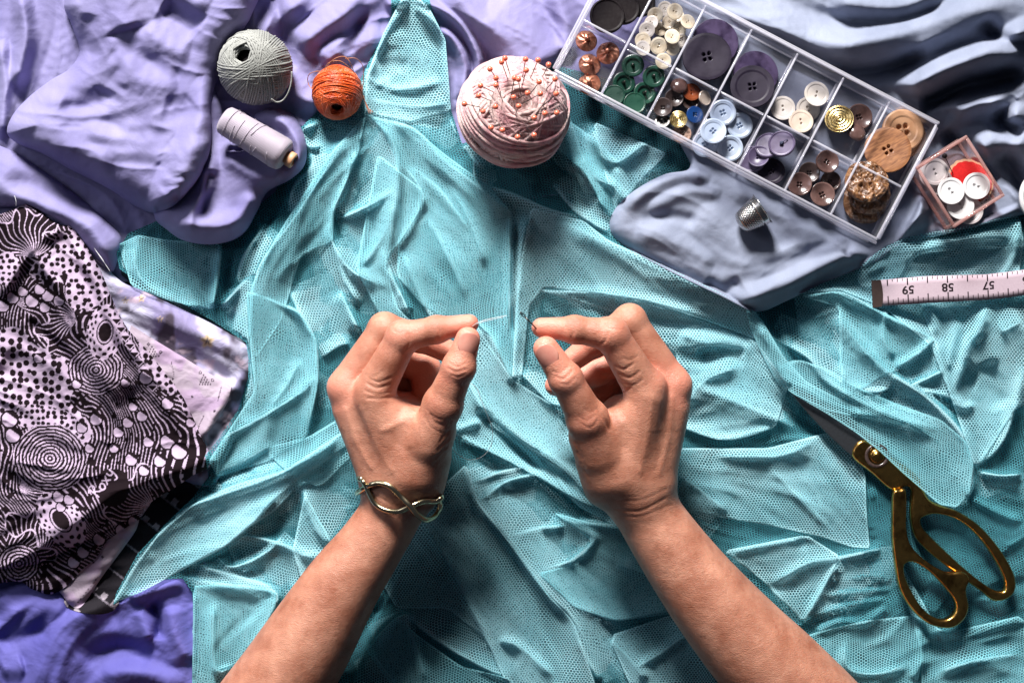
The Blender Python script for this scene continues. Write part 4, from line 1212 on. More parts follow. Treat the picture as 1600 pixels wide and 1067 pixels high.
R_cr = [
    ([(868, 588), (880, 592), (894, 580)], .42, 1.7, 80), ([(864, 580), (876, 583), (889, 572)], .3, 1.4, 80), ([(876, 600), (888, 600), (900, 590)], .3, 1.4, 80),
    ([(938, 500), (950, 512), (966, 514)], .25, 1.6, 80), ([(936, 540), (946, 532), (950, 520)], .4, 1.8, 80), ([(893, 500), (897, 514), (893, 528)], .35, 1.6, 80),
    ([(962, 572), (975, 577), (990, 568)], .45, 2.0, 60), ([(968, 584), (984, 590), (1000, 580)], .4, 2.0, 60), ([(970, 596), (988, 602), (1004, 594)], .35, 2.0, 60), ([(942, 622), (965, 616), (985, 606)], .5, 2.6, 60), ([(975, 560), (985, 563), (996, 556)], .25, 1.8, 60),
    ([(905, 650), (916, 658), (930, 648)], .25, 1.8, 70), ([(910, 662), (922, 668), (934, 658)], .25, 1.8, 70), ([(914, 640), (924, 644), (934, 636)], .2, 1.8, 70),
    ([(898, 690), (905, 702), (910, 716)], .3, 2.0, 60), ([(902, 706), (909, 718), (915, 730)], .3, 2.0, 60), ([(908, 724), (914, 735), (920, 745)], .25, 2.0, 60),
    ([(965, 795), (1000, 798), (1040, 778)], .28, 2.2, 50), ([(970, 806), (1005, 806), (1048, 788)], .16, 2.4, 50), ([(960, 780), (1000, 782), (1040, 764)], .16, 2.4, 50),
    ([(942, 622), (950, 640), (972, 660)], -.5, 6, 60), ([(935, 640), (944, 655), (952, 670)], .4, 3, 60), ([(1050, 620), (1045, 680), (1030, 740)], -.45, 5, 60), ([(1020, 620), (1012, 680), (1000, 735)], -.35, 5, 60),
]
R_tips = [((846, 512, 98), 10, .8), ((853, 540, 107), 11, .8), ((884, 588, 106), 9, .55), ((953, 520, 100), 9, .4), ((1056, 602, 74), 11, .7), ((1028, 600, 84), 9, .6), ((895, 562, 72), 16, 1), ((868, 602, 52), 16, .9), ((930, 585, 48), 16, .9), ((940, 612, 34), 14, .7), ((914, 662, 98), 8, .3)]

t = NT('skin'); ob = t.obj()
a = t.n('ShaderNodeVertexColor', _layer_name='Col')
n1 = t.noise(ob, 55, 5, .6); n2 = t.noise(ob, 900, 3)
n3 = t.noise(ob, 240, 3, .6)
col = t.mix(t.ramp(n1, [(.3, (0, 0, 0)), (.72, (1, 1, 1))]), (.33, .115, .065), (.60, .285, .19))
col = t.mix(t.math('MULTIPLY', t.ramp(n3, [(.55, (0, 0, 0)), (.75, (1, 1, 1))]), .3), col, (.29, .095, .045))
col = t.mix(a.outputs[0], col, (.74, .27, .19))
mp = t.n('ShaderNodeMapping'); t.set(mp.inputs[0], ob); mp.inputs['Scale'].default_value = (1.0, 2.6, 1.3)
n4 = t.noise(mp.outputs[0], 520, 4, .65)
vo = t.n('ShaderNodeTexVoronoi', Scale=1100.0, _feature='DISTANCE_TO_EDGE'); t.set(vo.inputs['Vector'], ob)
bh = t.math('ADD', t.math('MULTIPLY', n4, 1.0), t.math('MULTIPLY', t.math('MINIMUM', vo.outputs[0], .25), 1.3))
b1 = t.bump(t.noise(ob, 130, 3), .25, .002)
b2 = t.bump(bh, .55, .0005, b1)
r = t.math('ADD', .33, t.math('MULTIPLY', n3, .2))
bs = t.pbsdf(col, r, Normal=b2, Subsurface__Weight=.22, Subsurface__Scale=.004)
bs.inputs['Subsurface Radius'].default_value = (1.0, .35, .2)
bs.inputs['Specular IOR Level'].default_value = .55
M_SKIN = t.done(bs)
M_NAIL = mat_simple('nail', (.58, .22, .17), .34, nscale=120, c2=(.66, .30, .23), coat=.05, spec=.3, bumpd=.0001)

pv = []; pf = []; red = []; n = 0
for args in (('l', L_arm, L_palm, L_fing, L_thumb, L_bump, L_cr, L_tips), ('r', R_arm, R_palm, R_fing, R_thumb, R_bump, R_cr, R_tips)):
    v, q, tr, rd = build_arm(*args)
    pv.append(v); pf += [tuple(int(i) + n for i in x) for x in q]
    pf += [tuple(int(i) + n for i in x) for x in tr]
    red.append(rd); n += len(v)
pv = np.concatenate(pv); red = np.concatenate(red)
person = link_mesh('person', pv, pf, M_SKIN, colors={'Col': np.repeat(red[:, None], 3, 1)})
tag(person, 'bare forearms and hands reaching in from the bottom edge to thread a needle', 'person')


def nail(c, d, nrm, L, Wd, par):
    """curved nail plate: c centre, d towards the tip, nrm outwards"""
    d = Vector(d).normalized(); nrm = Vector(nrm); nrm = (nrm - d * nrm.dot(d)).normalized(); s = d.cross(nrm)
    v = []; f = []; NS, NTT = 13, 15
    for side in (1, 0):
        for j in range(NTT):
            tt = j / (NTT - 1) * 2 - 1
            wt = (1 - abs(tt) ** 3.2 * .62) if tt > 0 else (1 - abs(tt) ** 2.4 * .5)
            for i in range(NS):
                ss = (i / (NS - 1) * 2 - 1)
                x = ss * Wd / 2 * wt
                y = tt * L / 2 * (1 - .10 * ss * ss)
                h = -(x * x) / (Wd * 1.35) - (tt * tt) * L * .035 - (0.0006 if side == 0 else 0)
                v.append(Vector(c) + s * x + d * y + nrm * h)
    m = NS * NTT
    for k in (0, 1):
        for j in range(NTT - 1):
            for i in range(NS - 1):
                a = k * m + j * NS + i
                qd = (a, a + 1, a + NS + 1, a + NS)
                f.append(qd if k == 0 else qd[::-1])
    rim = [i for i in range(NS)] + [j * NS + NS - 1 for j in range(1, NTT)] + [(NTT - 1) * NS + i for i in range(NS - 2, -1, -1)] + [j * NS for j in range(NTT - 2, 0, -1)]
    for a, b_ in zip(rim, rim[1:] + rim[:1]): f.append((a, a + m, b_ + m, b_))
    return link_mesh('thumbnail', v, f, M_NAIL, par)


def on_nail(a, b, off, r, nrm):
    A = P(*a); B = P(*b); d = (B - A).normalized(); nn_ = Vector(nrm); nn_ = (nn_ - d * nn_.dot(d)).normalized()
    return A + (B - A) * off + nn_ * r, d, nn_


c, d, nn_ = on_nail((717, 574, 104), (731, 530, 106), .92, .0079, (.25, .05, 1))
nail(c, d, nn_, .0135, .0122, person)
c, d, nn_ = on_nail((884, 592, 104), (853, 545, 107), .88, .0081, (-.25, -.1, 1))
nail(c, d, nn_, .0140, .0124, person)

sU = pv[:, 0] / ((HC - pv[:, 2]) * K) + 800; sV = 533.5 - pv[:, 1] / ((HC - pv[:, 2]) * K)

def skin_top(px, py):
    m = (np.abs(sU - px) < 2.5) & (np.abs(sV - py) < 2.5)
    return float(pv[m, 2].max() * 1000) if m.any() else None

# ------------------------------------------------------------------ object materials
def mat_clear(name, tint=(1, 1, 1), haze=.06, edge=.5, white=(.85, .85, .92)):
    t = NT(name)
    fr = t.n('ShaderNodeLayerWeight', Blend=.25)
    gl = t.n('ShaderNodeBsdfGlossy', Roughness=.06); gl.inputs[0].default_value = (1, 1, 1, 1)
    df = t.n('ShaderNodeBsdfDiffuse'); df.inputs[0].default_value = (*white, 1)
    tr = t.n('ShaderNodeBsdfTransparent'); tr.inputs[0].default_value = (*tint, 1)
    m1 = t.n('ShaderNodeMixShader', Fac=haze)
    t.t.links.new(tr.outputs[0], m1.inputs[1]); t.t.links.new(df.outputs[0], m1.inputs[2])
    f = t.math('ADD', t.math('MULTIPLY', fr.outputs['Fresnel'], edge * .4), .03, clamp=True)
    m2 = t.n('ShaderNodeMixShader'); t.set(m2.inputs[0], f)
    t.t.links.new(m1.outputs[0], m2.inputs[1]); t.t.links.new(gl.outputs[0], m2.inputs[2])
    return t.done(m2)


M_CLEAR = mat_clear('clear_plastic', (.985, .985, 1.0), .04, .6)
M_CLEAR_EDGE = mat_clear('clear_plastic_edge', (.93, .93, .98), .30, .8, (.93, .92, 1.0))  # whitish diffuse stands in for light gathered in the plastic's edges
M_PINKC = mat_clear('pinkish_acrylic', (.97, .92, .92), .08, .6, (.8, .6, .58))
M_PINKE = mat_clear('pinkish_acrylic_edge', (.85, .68, .66), .30, .7, (.72, .45, .42))
M_CREAM = mat_simple('cream_shell', (.48, .39, .28), .28, nscale=140, c2=(.62, .56, .46), coat=.4)
M_BRONZE = mat_simple('bronze_shell', (.30, .09, .05), .25, metal=.6, nscale=260, c2=(.55, .24, .15), coat=.3, bs_=.5, bumpd=.0008)
M_GREEN = mat_simple('green_plastic', (.006, .038, .024), .3, nscale=90, c2=(.010, .055, .034), coat=.15)
M_DKMETAL = mat_simple('dark_metal', (.10, .095, .09), .35, metal=.9)
M_BLACK = mat_simple('black_plastic', (.012, .009, .010), .45, nscale=500, c2=(.015, .012, .013), spec=.12)
M_VIOB = mat_simple('violet_horn', (.022, .014, .036), .32, nscale=130, c2=(.085, .06, .125), coat=.1, spec=.3)
M_VIOD = mat_simple('dark_violet_matt', (.016, .012, .022), .45, nscale=160, c2=(.022, .017, .03), spec=.15)
M_LILB = mat_simple('lilac_button', (.075, .055, .105), .32, nscale=100, c2=(.12, .095, .17))
M_BLUEW = mat_simple('pale_blue_button', (.38, .46, .60), .3, nscale=60, c2=(.48, .55, .66), coat=.2)
M_BRG = mat_simple('brown_glossy', (.055, .028, .024), .22, nscale=80, c2=(.15, .085, .075), coat=.5)
M_DBR = mat_simple('dark_brown_button', (.035, .022, .02), .3, nscale=150, c2=(.075, .05, .045), coat=.3)
M_AMB = mat_simple('amber_button', (.12, .022, .008), .15, nscale=80, c2=(.24, .06, .02), coat=.8)
M_BLUE = mat_simple('blue_plastic', (.006, .035, .14), .25, nscale=80, coat=.4)
M_GOLDY = mat_simple('gold_button', (.62, .44, .16), .25, metal=1.0, nscale=300, c2=(.75, .6, .3), bs_=.3)
M_BGOLD = mat_simple('bracelet_gold', (.60, .49, .30), .22, metal=1.0, nscale=90, c2=(.68, .57, .38), bs_=.05)
M_PEARL = mat_simple('pearl_shell', (.50, .45, .40), .2, nscale=90, c2=(.64, .59, .56), coat=.5)
M_BEIGE = mat_simple('beige_shell', (.42, .33, .27), .25, nscale=120, c2=(.52, .43, .36), coat=.3)
M_LEOP = mat_simple('speckled_shell', (.50, .33, .26), .3, nscale=520, c2=(.10, .05, .035), coat=.3)
M_WHITEB = mat_simple('white_button', (.60, .59, .60), .35, nscale=90, c2=(.66, .65, .65), coat=.15)
M_RED = mat_simple('red_felt', (.70, .012, .012), .85, nscale=700, c2=(.60, .01, .01))
M_CARD = mat_simple('cream_card_edge', (.70, .48, .30), .7, nscale=300)
t = NT('wood'); ob = t.obj()
wv = t.n('ShaderNodeTexWave', Scale=38.0, Distortion=9.0, Detail=3.0, _bands_direction='X'); wv.inputs['Detail Scale'].default_value = 1.5
t.set(wv.inputs[0], ob)
mp = t.n('ShaderNodeMapping'); t.set(mp.inputs[0], ob); mp.inputs['Scale'].default_value = (1, 7, 1)
nz = t.noise(mp.outputs[0], 110, 4, .6, .8)
c = t.mix(t.ramp(nz, [(.35, (0, 0, 0)), (.62, (1, 1, 1))]), (.34, .15, .062), (.15, .055, .022)); 
M_WOOD = t.done(t.pbsdf(c, .45, Normal=t.bump(wv.outputs['Fac'], .2, .0003)))
M_WOODL = mat_simple('light_wood', (.44, .22, .11), .45, nscale=120, c2=(.52, .29, .16))
t = NT('bark_brown'); ob = t.obj(); nz = t.noise(ob, 260, 5, .65, 1.0)
c = t.ramp(nz, [(.35, (.04, .016, .008)), (.5, (.16, .07, .03)), (.68, (.36, .19, .09))])
M_BARK = t.done(t.pbsdf(c, .3, Coat__Weight=.3, Normal=t.bump(nz, .8, .0012)))
M_SILVER = mat_simple('silver_metal', (.50, .48, .46), .25, metal=1.0, nscale=400, c2=(.38, .36, .35), bs_=.1)
M_STEEL = mat_simple('brushed_blade', (.11, .12, .135), .40, metal=.85, nscale=500, c2=(.085, .09, .10))
t = NT('tarnished_gold'); ob = t.obj(); nz = t.noise(ob, 70, 6, .7, .4); n2 = t.noise(ob, 600, 3)
f = t.ramp(nz, [(.48, (0, 0, 0)), (.68, (1, 1, 1))])
c = t.mix(f, (.58, .33, .09), (.17, .08, .026))
M_GOLD = t.done(t.pbsdf(c, t.math('ADD', .16, t.math('MULTIPLY', n2, .14)), Metallic=1.0, Normal=t.bump(n2, .15, .0003)))


# ------------------------------------------------------------------ buttons
_bm = {}
def button_mesh(kind):
    """meshes of diameter 1 (scaled per button), height field over a polar grid with sunk holes"""
    if kind in _bm: return _bm[kind]
    n_r, n_t = 30, 72
    cfg = dict(
        coat4=(lambda r: .10 - .035 * (r < .36) * min(1, (.40 - r) / .03) + .018 * math.exp(-((r - .44) / .03) ** 2), 4, .080, .042),
        flat4=(lambda r: .115 - .02 * math.exp(-(r / .3) ** 2) - .25 * max(0, r - .44) ** 1.2, 4, .075, .030),
        horn4=(lambda r: .085 - .015 * (r < .38), 4, .070, .028),
        two=(lambda r: .10 - .03 * math.exp(-(r / .22) ** 4) + .012 * math.exp(-((r - .40) / .05) ** 2), 2, .085, .042),
        twobig=(lambda r: .10 - .025 * (r < .40), 2, .085, .040),
        dish4=(lambda r: .16 * (r / .5) ** 2 + .06 - .6 * max(0, r - .455), 4, .085, .045),
        plain=(lambda r: .12 + .03 * math.exp(-((r - .46) / .025) ** 2) - .3 * max(0, r - .475), 0, 0, 0),
        dome=(lambda r: .30 * math.sqrt(max(0, 1 - (r / .5) ** 2)) + .03, 0, 0, 0),
        domeg=(lambda r: .15 + .06 * math.cos(min(r, .3) / .3 * math.pi) * .5 + .02 * math.cos(r * 60) - .5 * max(0, r - .42), 0, 0, 0),
        ringback=(lambda r: .17 - .10 * (r < .34) - .05 * (r < .10) - .3 * max(0, r - .46), 0, 0, 0),
        facet=(lambda r: .20 * (1 - (r / .5) ** 2.2) + .05, 0, 0, 0),
        wood4=(lambda r: .12 - .02 * (r < .33) - .8 * max(0, r - .46) ** 1.1, 4, .115, .055),
        holes=(lambda r: .12 - .3 * max(0, r - .45), 4, .09, .05),
        rock=(lambda r: .13 - .7 * max(0, r - .43), 0, 0, 0),
    )[kind]
    f, nh, hd, hr = cfg
    rs = np.concatenate([[0], np.linspace(.02, .40, n_r - 10), np.linspace(.415, .5, 10)])
    hs = [(hd * math.cos(math.pi / 4 + i * math.pi / 2) * 1.0, hd * math.sin(math.pi / 4 + i * math.pi / 2)) for i in range(4)] if nh == 4 else [(0, hd), (0, -hd)] if nh == 2 else []
    v = []; fc = []
    rng = np.random.RandomState(3)
    for i, r in enumerate(rs):
        for k in range(n_t):
            a = 2 * math.pi * k / n_t
            x, y = r * math.cos(a), r * math.sin(a); z = f(r); rr = 1.0
            for hx, hy in hs:
                d = math.hypot(x - hx, y - hy)
                if d < hr * 1.25: z -= .09 * min(1, max(0, (hr * 1.25 - d) / (hr * .35)))
            if kind == 'facet': z += .012 * math.cos(a * 7 + r * 9) + .008 * math.cos(a * 3)
            if kind == 'rock':
                z += .035 * float(vnoise(np.array(x + .2 * y), np.array(y * .5 - x * .3), .11, 5)) + .03 * float(vnoise(np.array(x), np.array(y), .05, 8)) - .05 * math.exp(-((x * .8 + y * .55 + .02) / .04) ** 2)
                rr = 1 + .03 * math.cos(a * 5 + 1) + .02 * math.cos(a * 3)
            v.append((x * rr, y * rr, z))
    n_top = len(v)
    zb = f(.5)
    for r, z in ((.5, zb * .35), (.47, 0), (.2, 0), (.0, 0)):
        for k in range(n_t):
            a = 2 * math.pi * k / n_t
            v.append((r * math.cos(a), r * math.sin(a), z))
    NR = len(rs) + 4
    for i in range(NR - 1):
        for k in range(n_t):
            k2 = (k + 1) % n_t
            fc.append((i * n_t + k, (i + 1) * n_t + k, (i + 1) * n_t + k2, i * n_t + k2))
    _bm[kind] = (np.array(v), np.array(fc)); return _bm[kind]


_bd = {}
def button(kind, mat, px, py, z, dpx, label, group=None, tilt=(0, 0), spin=0.0, cat='button', name='button', parts=()):
    D = S(dpx, z)
    key = (kind, mat.name, round(D, 5))
    if key not in _bd:
        v, f = button_mesh(kind)
        o = link_mesh(name, v * D, f, mat)
        _bd[key] = o.data; bpy.data.objects.remove(o)
    o = bpy.data.objects.new(name, _bd[key]); COL.objects.link(o)
    nx, ny = tilt
    o.matrix_world = Matrix.Translation(P(px, py, z)) @ frame_to((nx, ny, 1), 0) @ Matrix.Rotation(spin, 4, 'Z')
    tag(o, label, cat, group)
    for pn, mb, pm in parts:
        mb.v = [(p[0] * D, p[1] * D, p[2] * D) for p in mb.v]; c = mb.build(pn, pm); c.parent = o
    return o


def shank(h=.30, r=.10):
    b = MB(); b.lathe([(0, .08), (r * 1.25, .08), (r, .14), (r * .8, h * .8), (r * .75, h), (r * .5, h + .05), (0, h + .06)], 14); return b
def loop_shank(z=.08, R=.13, r=.03):
    b = MB(); b.tube([(R * math.cos(a), 0, z + R * 1.2 * math.sin(a)) for a in np.linspace(0, math.pi, 12)], r, 6); return b


# ------------------------------------------------------------------ compartment box
BX = P(866, 112, 46) ; BXr = P(1369, 375.6, 46)
ux = (BXr - BX).normalized(); uy = Vector((-ux.y, ux.x, 0))
BL = (BXr - BX).length; BW = S(205, 46); BZ = 0.026; BH = 0.020
Mb = Matrix(((ux.x, uy.x, 0, BX.x), (ux.y, uy.y, 0, BX.y), (0, 0, 1, BZ), (0, 0, 0, 1)))
bx = empty('compartment_box', (0, 0, 0)); bx.matrix_world = Mb
tag(bx, 'long clear plastic box of fourteen compartments filled with assorted buttons', 'storage box')
T = .0009
b = MB(); b.box((BL / 2, BW / 2, .0006), (BL / 2 - .0002, BW / 2 - .0002, .0006), bev=.0003); b.build('floor_panel', M_CLEAR, bx)
ROWV = BW * .455
def wall(x0, y0, x1, y1, name='side_wall', h=BH, th=T, mat=None, edge=True):
    L = math.hypot(x1 - x0, y1 - y0); a = math.atan2(y1 - y0, x1 - x0)
    M = Matrix.Translation(((x0 + x1) / 2, (y0 + y1) / 2, 0)) @ Matrix.Rotation(a, 4, 'Z')
    b = MB(); b.box((0, 0, .0013 + h / 2), (L / 2, th / 2, h / 2 - .0002), M, bev=.0003)
    w = b.build(name, mat or M_CLEAR, bx)
    if edge:
        b = MB(); b.box((0, 0, .0013 + h + .0006), (L / 2, th * .85, .0006), M, bev=.0004); b.build('top_edge', M_CLEAR_EDGE, w)
        b = MB(); b.box((0, 0, .0012 + .0006), (L / 2, th * .8, .0005), M, bev=.0004); b.build('bottom_edge', M_CLEAR_EDGE, w)
    return w
wall(0, T / 2, BL, T / 2); wall(0, BW - T / 2, BL, BW - T / 2)
wall(T / 2, T * 1.3, T / 2, BW - T * 1.3); wall(BL - T / 2, T * 1.3, BL - T / 2, BW - T * 1.3)
for s_ in range(7):
    wall(BL * s_ / 7 + T * 1.3, ROWV, BL * (s_ + 1) / 7 - T * 1.3, ROWV, 'divider', BH - .004, T * .9)
for s_ in range(1, 7):
    wall(BL * s_ / 7, T * 1.3, BL * s_ / 7, BW - T * 1.3, 'divider', BH - .003, T * .9)
# lip round the rim
lp = MB()
for (x0, y0, x1, y1) in ((-.0012, -.0012, BL + .0012, -.0012), (-.0012, BW + .0012, BL + .0012, BW + .0012), (-.0012, 0.0015, -.0012, BW - .0015), (BL + .0012, 0.0015, BL + .0012, BW - .0015)):
    L = math.hypot(x1 - x0, y1 - y0); a = math.atan2(y1 - y0, x1 - x0)
    M = Matrix.Translation(((x0 + x1) / 2, (y0 + y1) / 2, 0)) @ Matrix.Rotation(a, 4, 'Z')
    lp.box((0, 0, BH - .0012), (L / 2, .0009, .0010), M, bev=.0005)
lp.build('rim_lip', M_CLEAR_EDGE, bx)

F0 = 27.6
def B(kind, mat, px, py, d, label, dz=0, tilt=(0, 0), spin=0.0, group=None, **kw):
    return button(kind, mat, px, py, F0 + dz, d, label, group, tilt, spin, **kw)
# black discs
B('plain', M_BLACK, 998, 4, 50, 'black disc button lowest of the three overlapping black ones, nearest the top edge', 0, (.1, .1))
B('plain', M_BLACK, 972, 14, 54, 'black disc button in the middle of the three overlapping black ones', 4, (.15, .1))
B('plain', M_BLACK, 948, 27, 55, 'black disc button uppermost of the three overlapping black ones, fully visible', 8, (.12, .1))
# bronze shank buttons
for k, (x, y, d, lb) in enumerate(((916, 65, 34, 'bronze shank button nearest the black discs in the corner compartment'), (950, 84, 36, 'bronze shank button on the right side of the corner compartment'),
                                 (921, 102, 35, 'dark bronze shank button second from the box front wall in the corner compartment'), (921, 132, 35, 'bronze shank button touching the box front wall beside the pink yarn ball'))):
    B('facet', M_BRONZE, x, y, d, lb, 0, (random.Random(k).uniform(-.2, .2), .15), k * 1.1, parts=[('shank', shank(.42, .13), M_BRONZE)])
# cream shell buttons
cl = [(1039, 14, 23), (1024, 24, 24), (1074, 35, 24), (1046, 35, 23), (1011, 47, 25), (1030, 46, 24), (1060, 48, 23), (1050, 58, 24), (1064, 64, 22), (1004, 64, 25), (1029, 72, 27), (1050, 76, 24), (1004, 76, 24), (1054, 19, 26), (1036, 96, 25), (1058, 26, 22), (1018, 36, 22)]
cn = ['cream shell button at the top corner of the cream heap', 'cream button second from the top left of the cream heap', 'cream button at the right side of the cream heap below the box back wall', 'cream button just above the four hole one in the heap', 'cream button at the left edge of the heap, upper one of two', 'four hole cream button in the middle of the cream heap', 'cream button at the right edge of the heap, beside the big violet buttons', 'cream button right of centre in the heap, above the shiny round one', 'cream button lowest at the right edge of the heap', 'cream two hole button at the left foot of the cream heap', 'large round shiny cream button low in the cream heap', 'cream button at the bottom right of the heap beside the shiny round one', 'cream button at the far lower left corner of the heap', 'big cream button lying uppermost at the top of the cream heap', 'single cream button lying apart against the middle divider below the cream heap', 'cream button half under the big uppermost one, on its right', 'cream button at the left edge of the heap, just above its lower neighbour']
cn_old = ['cream shell button at the top corner of the cream heap', None, 'cream button at the right side of the cream heap below the box back wall', None, None, 'four hole cream button in the middle of the cream heap', None, None, None, 'cream two hole button at the left foot of the cream heap', 'large round shiny cream button low in the cream heap', None, None, 'big cream button lying uppermost at the top of the cream heap', 'single cream button lying apart against the middle divider below the cream heap', None, None]
rr = random.Random(4)
for k, (x, y, d) in enumerate(cl):
    B('two' if k % 3 else 'horn4', M_CREAM if k % 4 else M_PEARL, x, y, d, cn[k] or 'small cream shell button within the heap of cream buttons', (k * 7 % 5) * 2.0 + (6 if k in (13, 10) else 0), (rr.uniform(-.35, .35), rr.uniform(-.35, .35)), rr.uniform(0, 3), group='cream buttons heaped in one compartment')
# green buttons
for k, (x, y, lb) in enumerate(((989, 104, 'green ring backed button with metal shank nearest the cream buttons'), (1021, 121, 'green ring backed button with metal shank furthest right among the green ones'),
                              (974, 131, 'green ring backed button with metal shank on the left of the green group'), (1006, 147, 'green ring backed button partly under the plain green one'))):
    B('ringback', M_GREEN, x, y, 35, lb, k % 2, (.1 * (k - 1), .1), 0, parts=[('shank', shank(.3, .07), M_DKMETAL)])
B('plain', M_GREEN, 960, 151, 35, 'plain glossy green button face up, left one against the box front wall', 3, (-.2, .15))
B('plain', M_GREEN, 991, 163, 36, 'plain glossy green button face up, right one against the box front wall', 4, (.1, .2))
# big violet
B('flat4', M_VIOB, 1116, 68, 73, 'large marbled violet button lying under the dark one in the wide pair', 0, (.1, .1), .3)
B('flat4', M_VIOD, 1104, 91, 76, 'largest dark violet four hole button on top of its marbled twin', 6, (-.05, .12), .2)
B('flat4', M_VIOB, 1179, 117, 71, 'large marbled purple button lying under the dark one in the fourth rear compartment', 0, (.1, .1), .8)
B('horn4', M_VIOD, 1175, 137, 68, 'large dark matt four hole button leaning in the fourth rear compartment', 6, (-.08, .16), .1)
# mixed compartment
B('dome', M_BRG, 1061, 135, 27, 'brown half ball button at the top of the mixed compartment', 4, (0, .5))
B('two', M_AMB, 1080, 145, 28, 'shiny amber button in the mixed compartment', 3, (.1, .2))
B('plain', M_BEIGE, 1100, 154, 24, 'beige button with brown rim leaning on the divider of the mixed compartment', 4, (.7, .1))
B('dish4', M_DBR, 1053, 155, 29, 'dark brown button half hidden behind the round black one in the mixed compartment', 2, (0, .2))
B('dish4', M_DBR, 1036, 169, 30, 'round black brown button at the left of the mixed compartment', 3, (-.2, .1))
B('dish4', M_DBR, 1078, 161, 25, 'small dark button between the amber and the blue button', 1, (.1, .2))
B('holes', M_BLUE, 1085, 180, 27, 'bright blue button with slots in the mixed compartment', 4, (.2, .1))
B('domeg', M_GOLDY, 1060, 187, 27, 'gold textured ball button in the mixed compartment', 5, (-.1, .1), parts=[])
B('ringback', M_DKMETAL, 1035, 192, 25, 'dark metal shank button tipped beside the gold one', 2, (-.2, .5), parts=[('shank_loop', loop_shank(.2, .14), M_DKMETAL)])
B('holes', M_LEOP, 1065, 210, 30, 'speckled brown and pink button against the front wall of the mixed compartment', 2, (0, .2))
# pale blue
for k, (x, y, dz, tl, lb) in enumerate(((1129, 177, 3, (0, .05), 'pale blue white four hole button nearest the middle divider'), (1155, 197, 1, (.1, 0), 'pale blue white button at the right of the five'),
                               (1102, 226, 0, (-.1, 0), 'pale blue white button half hidden, at the left against the front wall'), (1140, 232, 1, (.05, -.1), 'pale blue white button at the bottom right against the front wall'),
                               (1114, 206, 7, (-.05, .2), 'pale white button without rim lying on top of the blue white ones'))):
    B('coat4', M_BLUEW, x, y, 41, lb, dz, tl, .35 + k * .12)
# violet stack
B('plain', M_LILB, 1176, 250, 42, 'lilac disc button at the far left of the purple stack', 0, (-.3, .1))
B('dish4', M_LILB, 1186, 246, 34, 'small lilac button tied with thread between the stacked purple ones', 4, (-.35, .2))
B('plain', M_LILB, 1201, 229, 42, 'lilac brown edged button in the middle of the tilted purple stack', 5, (-.45, .35))
kn = MB(); kn.tube([(.06 * math.cos(a * 2.3) * (1 - a / 30), .07 * math.sin(a * 3.1) * (1 - a / 30), .15 + a * .005) for a in np.linspace(0, 14, 70)], .022, 6); kn.tube([(0, 0, .14), (.12, .08, .2), (.22, .12, .14)], .015, 6)
M_NAVY = mat_simple('navy_thread', (.015, .02, .06), .6)
B('plain', M_LILB, 1222, 226, 42, 'lilac button with a knot of navy thread on top of the purple stack', 10, (-.3, .2), parts=[('thread_knot', kn, M_NAVY)])
B('horn4', M_VIOD, 1205, 269, 42, 'dark navy violet four hole button by the front wall below the purple stack', 2, (-.1, .15), .5)
# pearly
B('twobig', M_PEARL, 1223, 170, 38, 'pearly two hole button on the left of the four pearly ones', 1, (-.05, .1), .1)
B('twobig', M_PEARL, 1262, 171, 38, 'pearly two hole button partly covered in the middle of the pearly ones', 0, (.1, 0), .4)
B('twobig', M_PEARL, 1275, 148, 39, 'brightest pearly white button nearest the back wall', 6, (.1, .12), -.3)
B('twobig', M_BEIGE, 1251, 191, 38, 'translucent beige button leaning on the middle divider', 5, (0, .25), .1)
# brown glossy
for k, (x, y, d, dz, lb) in enumerate(((1264, 271, 33, 1, 'darker brown glossy four hole button in the middle left of the five'), (1297, 284, 31, 0, 'smallest brown button at the right between two larger ones'),
                              (1291, 254, 36, 6, 'brown glossy four hole button nearest the middle divider'), (1249, 289, 37, 5, 'brown glossy four hole button touching the left divider'), (1284, 305, 38, 5, 'brown glossy four hole button nearest the box front wall'))):
    B('dish4', M_BRG if k != 0 else M_DBR, x, y, d, lb, dz, (.1 * (k % 3 - 1), .12), k * .5)
# gold, brown
B('dish4', M_BRG, 1341, 184, 40, 'shiny reddish brown four hole button behind the gold one', 0, (.1, .1), .3)
B('domeg', M_GOLDY, 1311, 187, 44, 'oval gold metal button with ringed top in the sixth rear compartment', 5, (-.2, .2))
B('dome', M_BRG, 1338, 208, 29, 'small brown half ball button under the reddish brown one', 4, (.2, .4))
# wood
B('wood4', M_WOODL, 1412, 214, 66, 'pale wooden button lowest in the wooden pile, mostly hidden', 0, (.1, 0), .3)
B('wood4', M_WOODL, 1409, 205, 66, 'light wooden button with four large holes nearest the box corner', 4, (.1, .1), .2)
B('flat4', M_WOOD, 1386, 236, 72, 'darker grained wooden button with small holes lying on the light one', 10, (-.1, .12), .5)
# bark like
B('rock', M_BARK, 1351, 316, 68, 'rough brown bark textured button lowest of the stack of three', 0, (0, 0), .4)
B('rock', M_BARK, 1357, 303, 66, 'rough brown bark textured button in the middle of the stack of three', 6, (0, .1), 2.0)
B('rock', M_BARK, 1353, 285, 67, 'rough brown bark textured button on top of the stack of three', 13, (-.05, .2), 0)

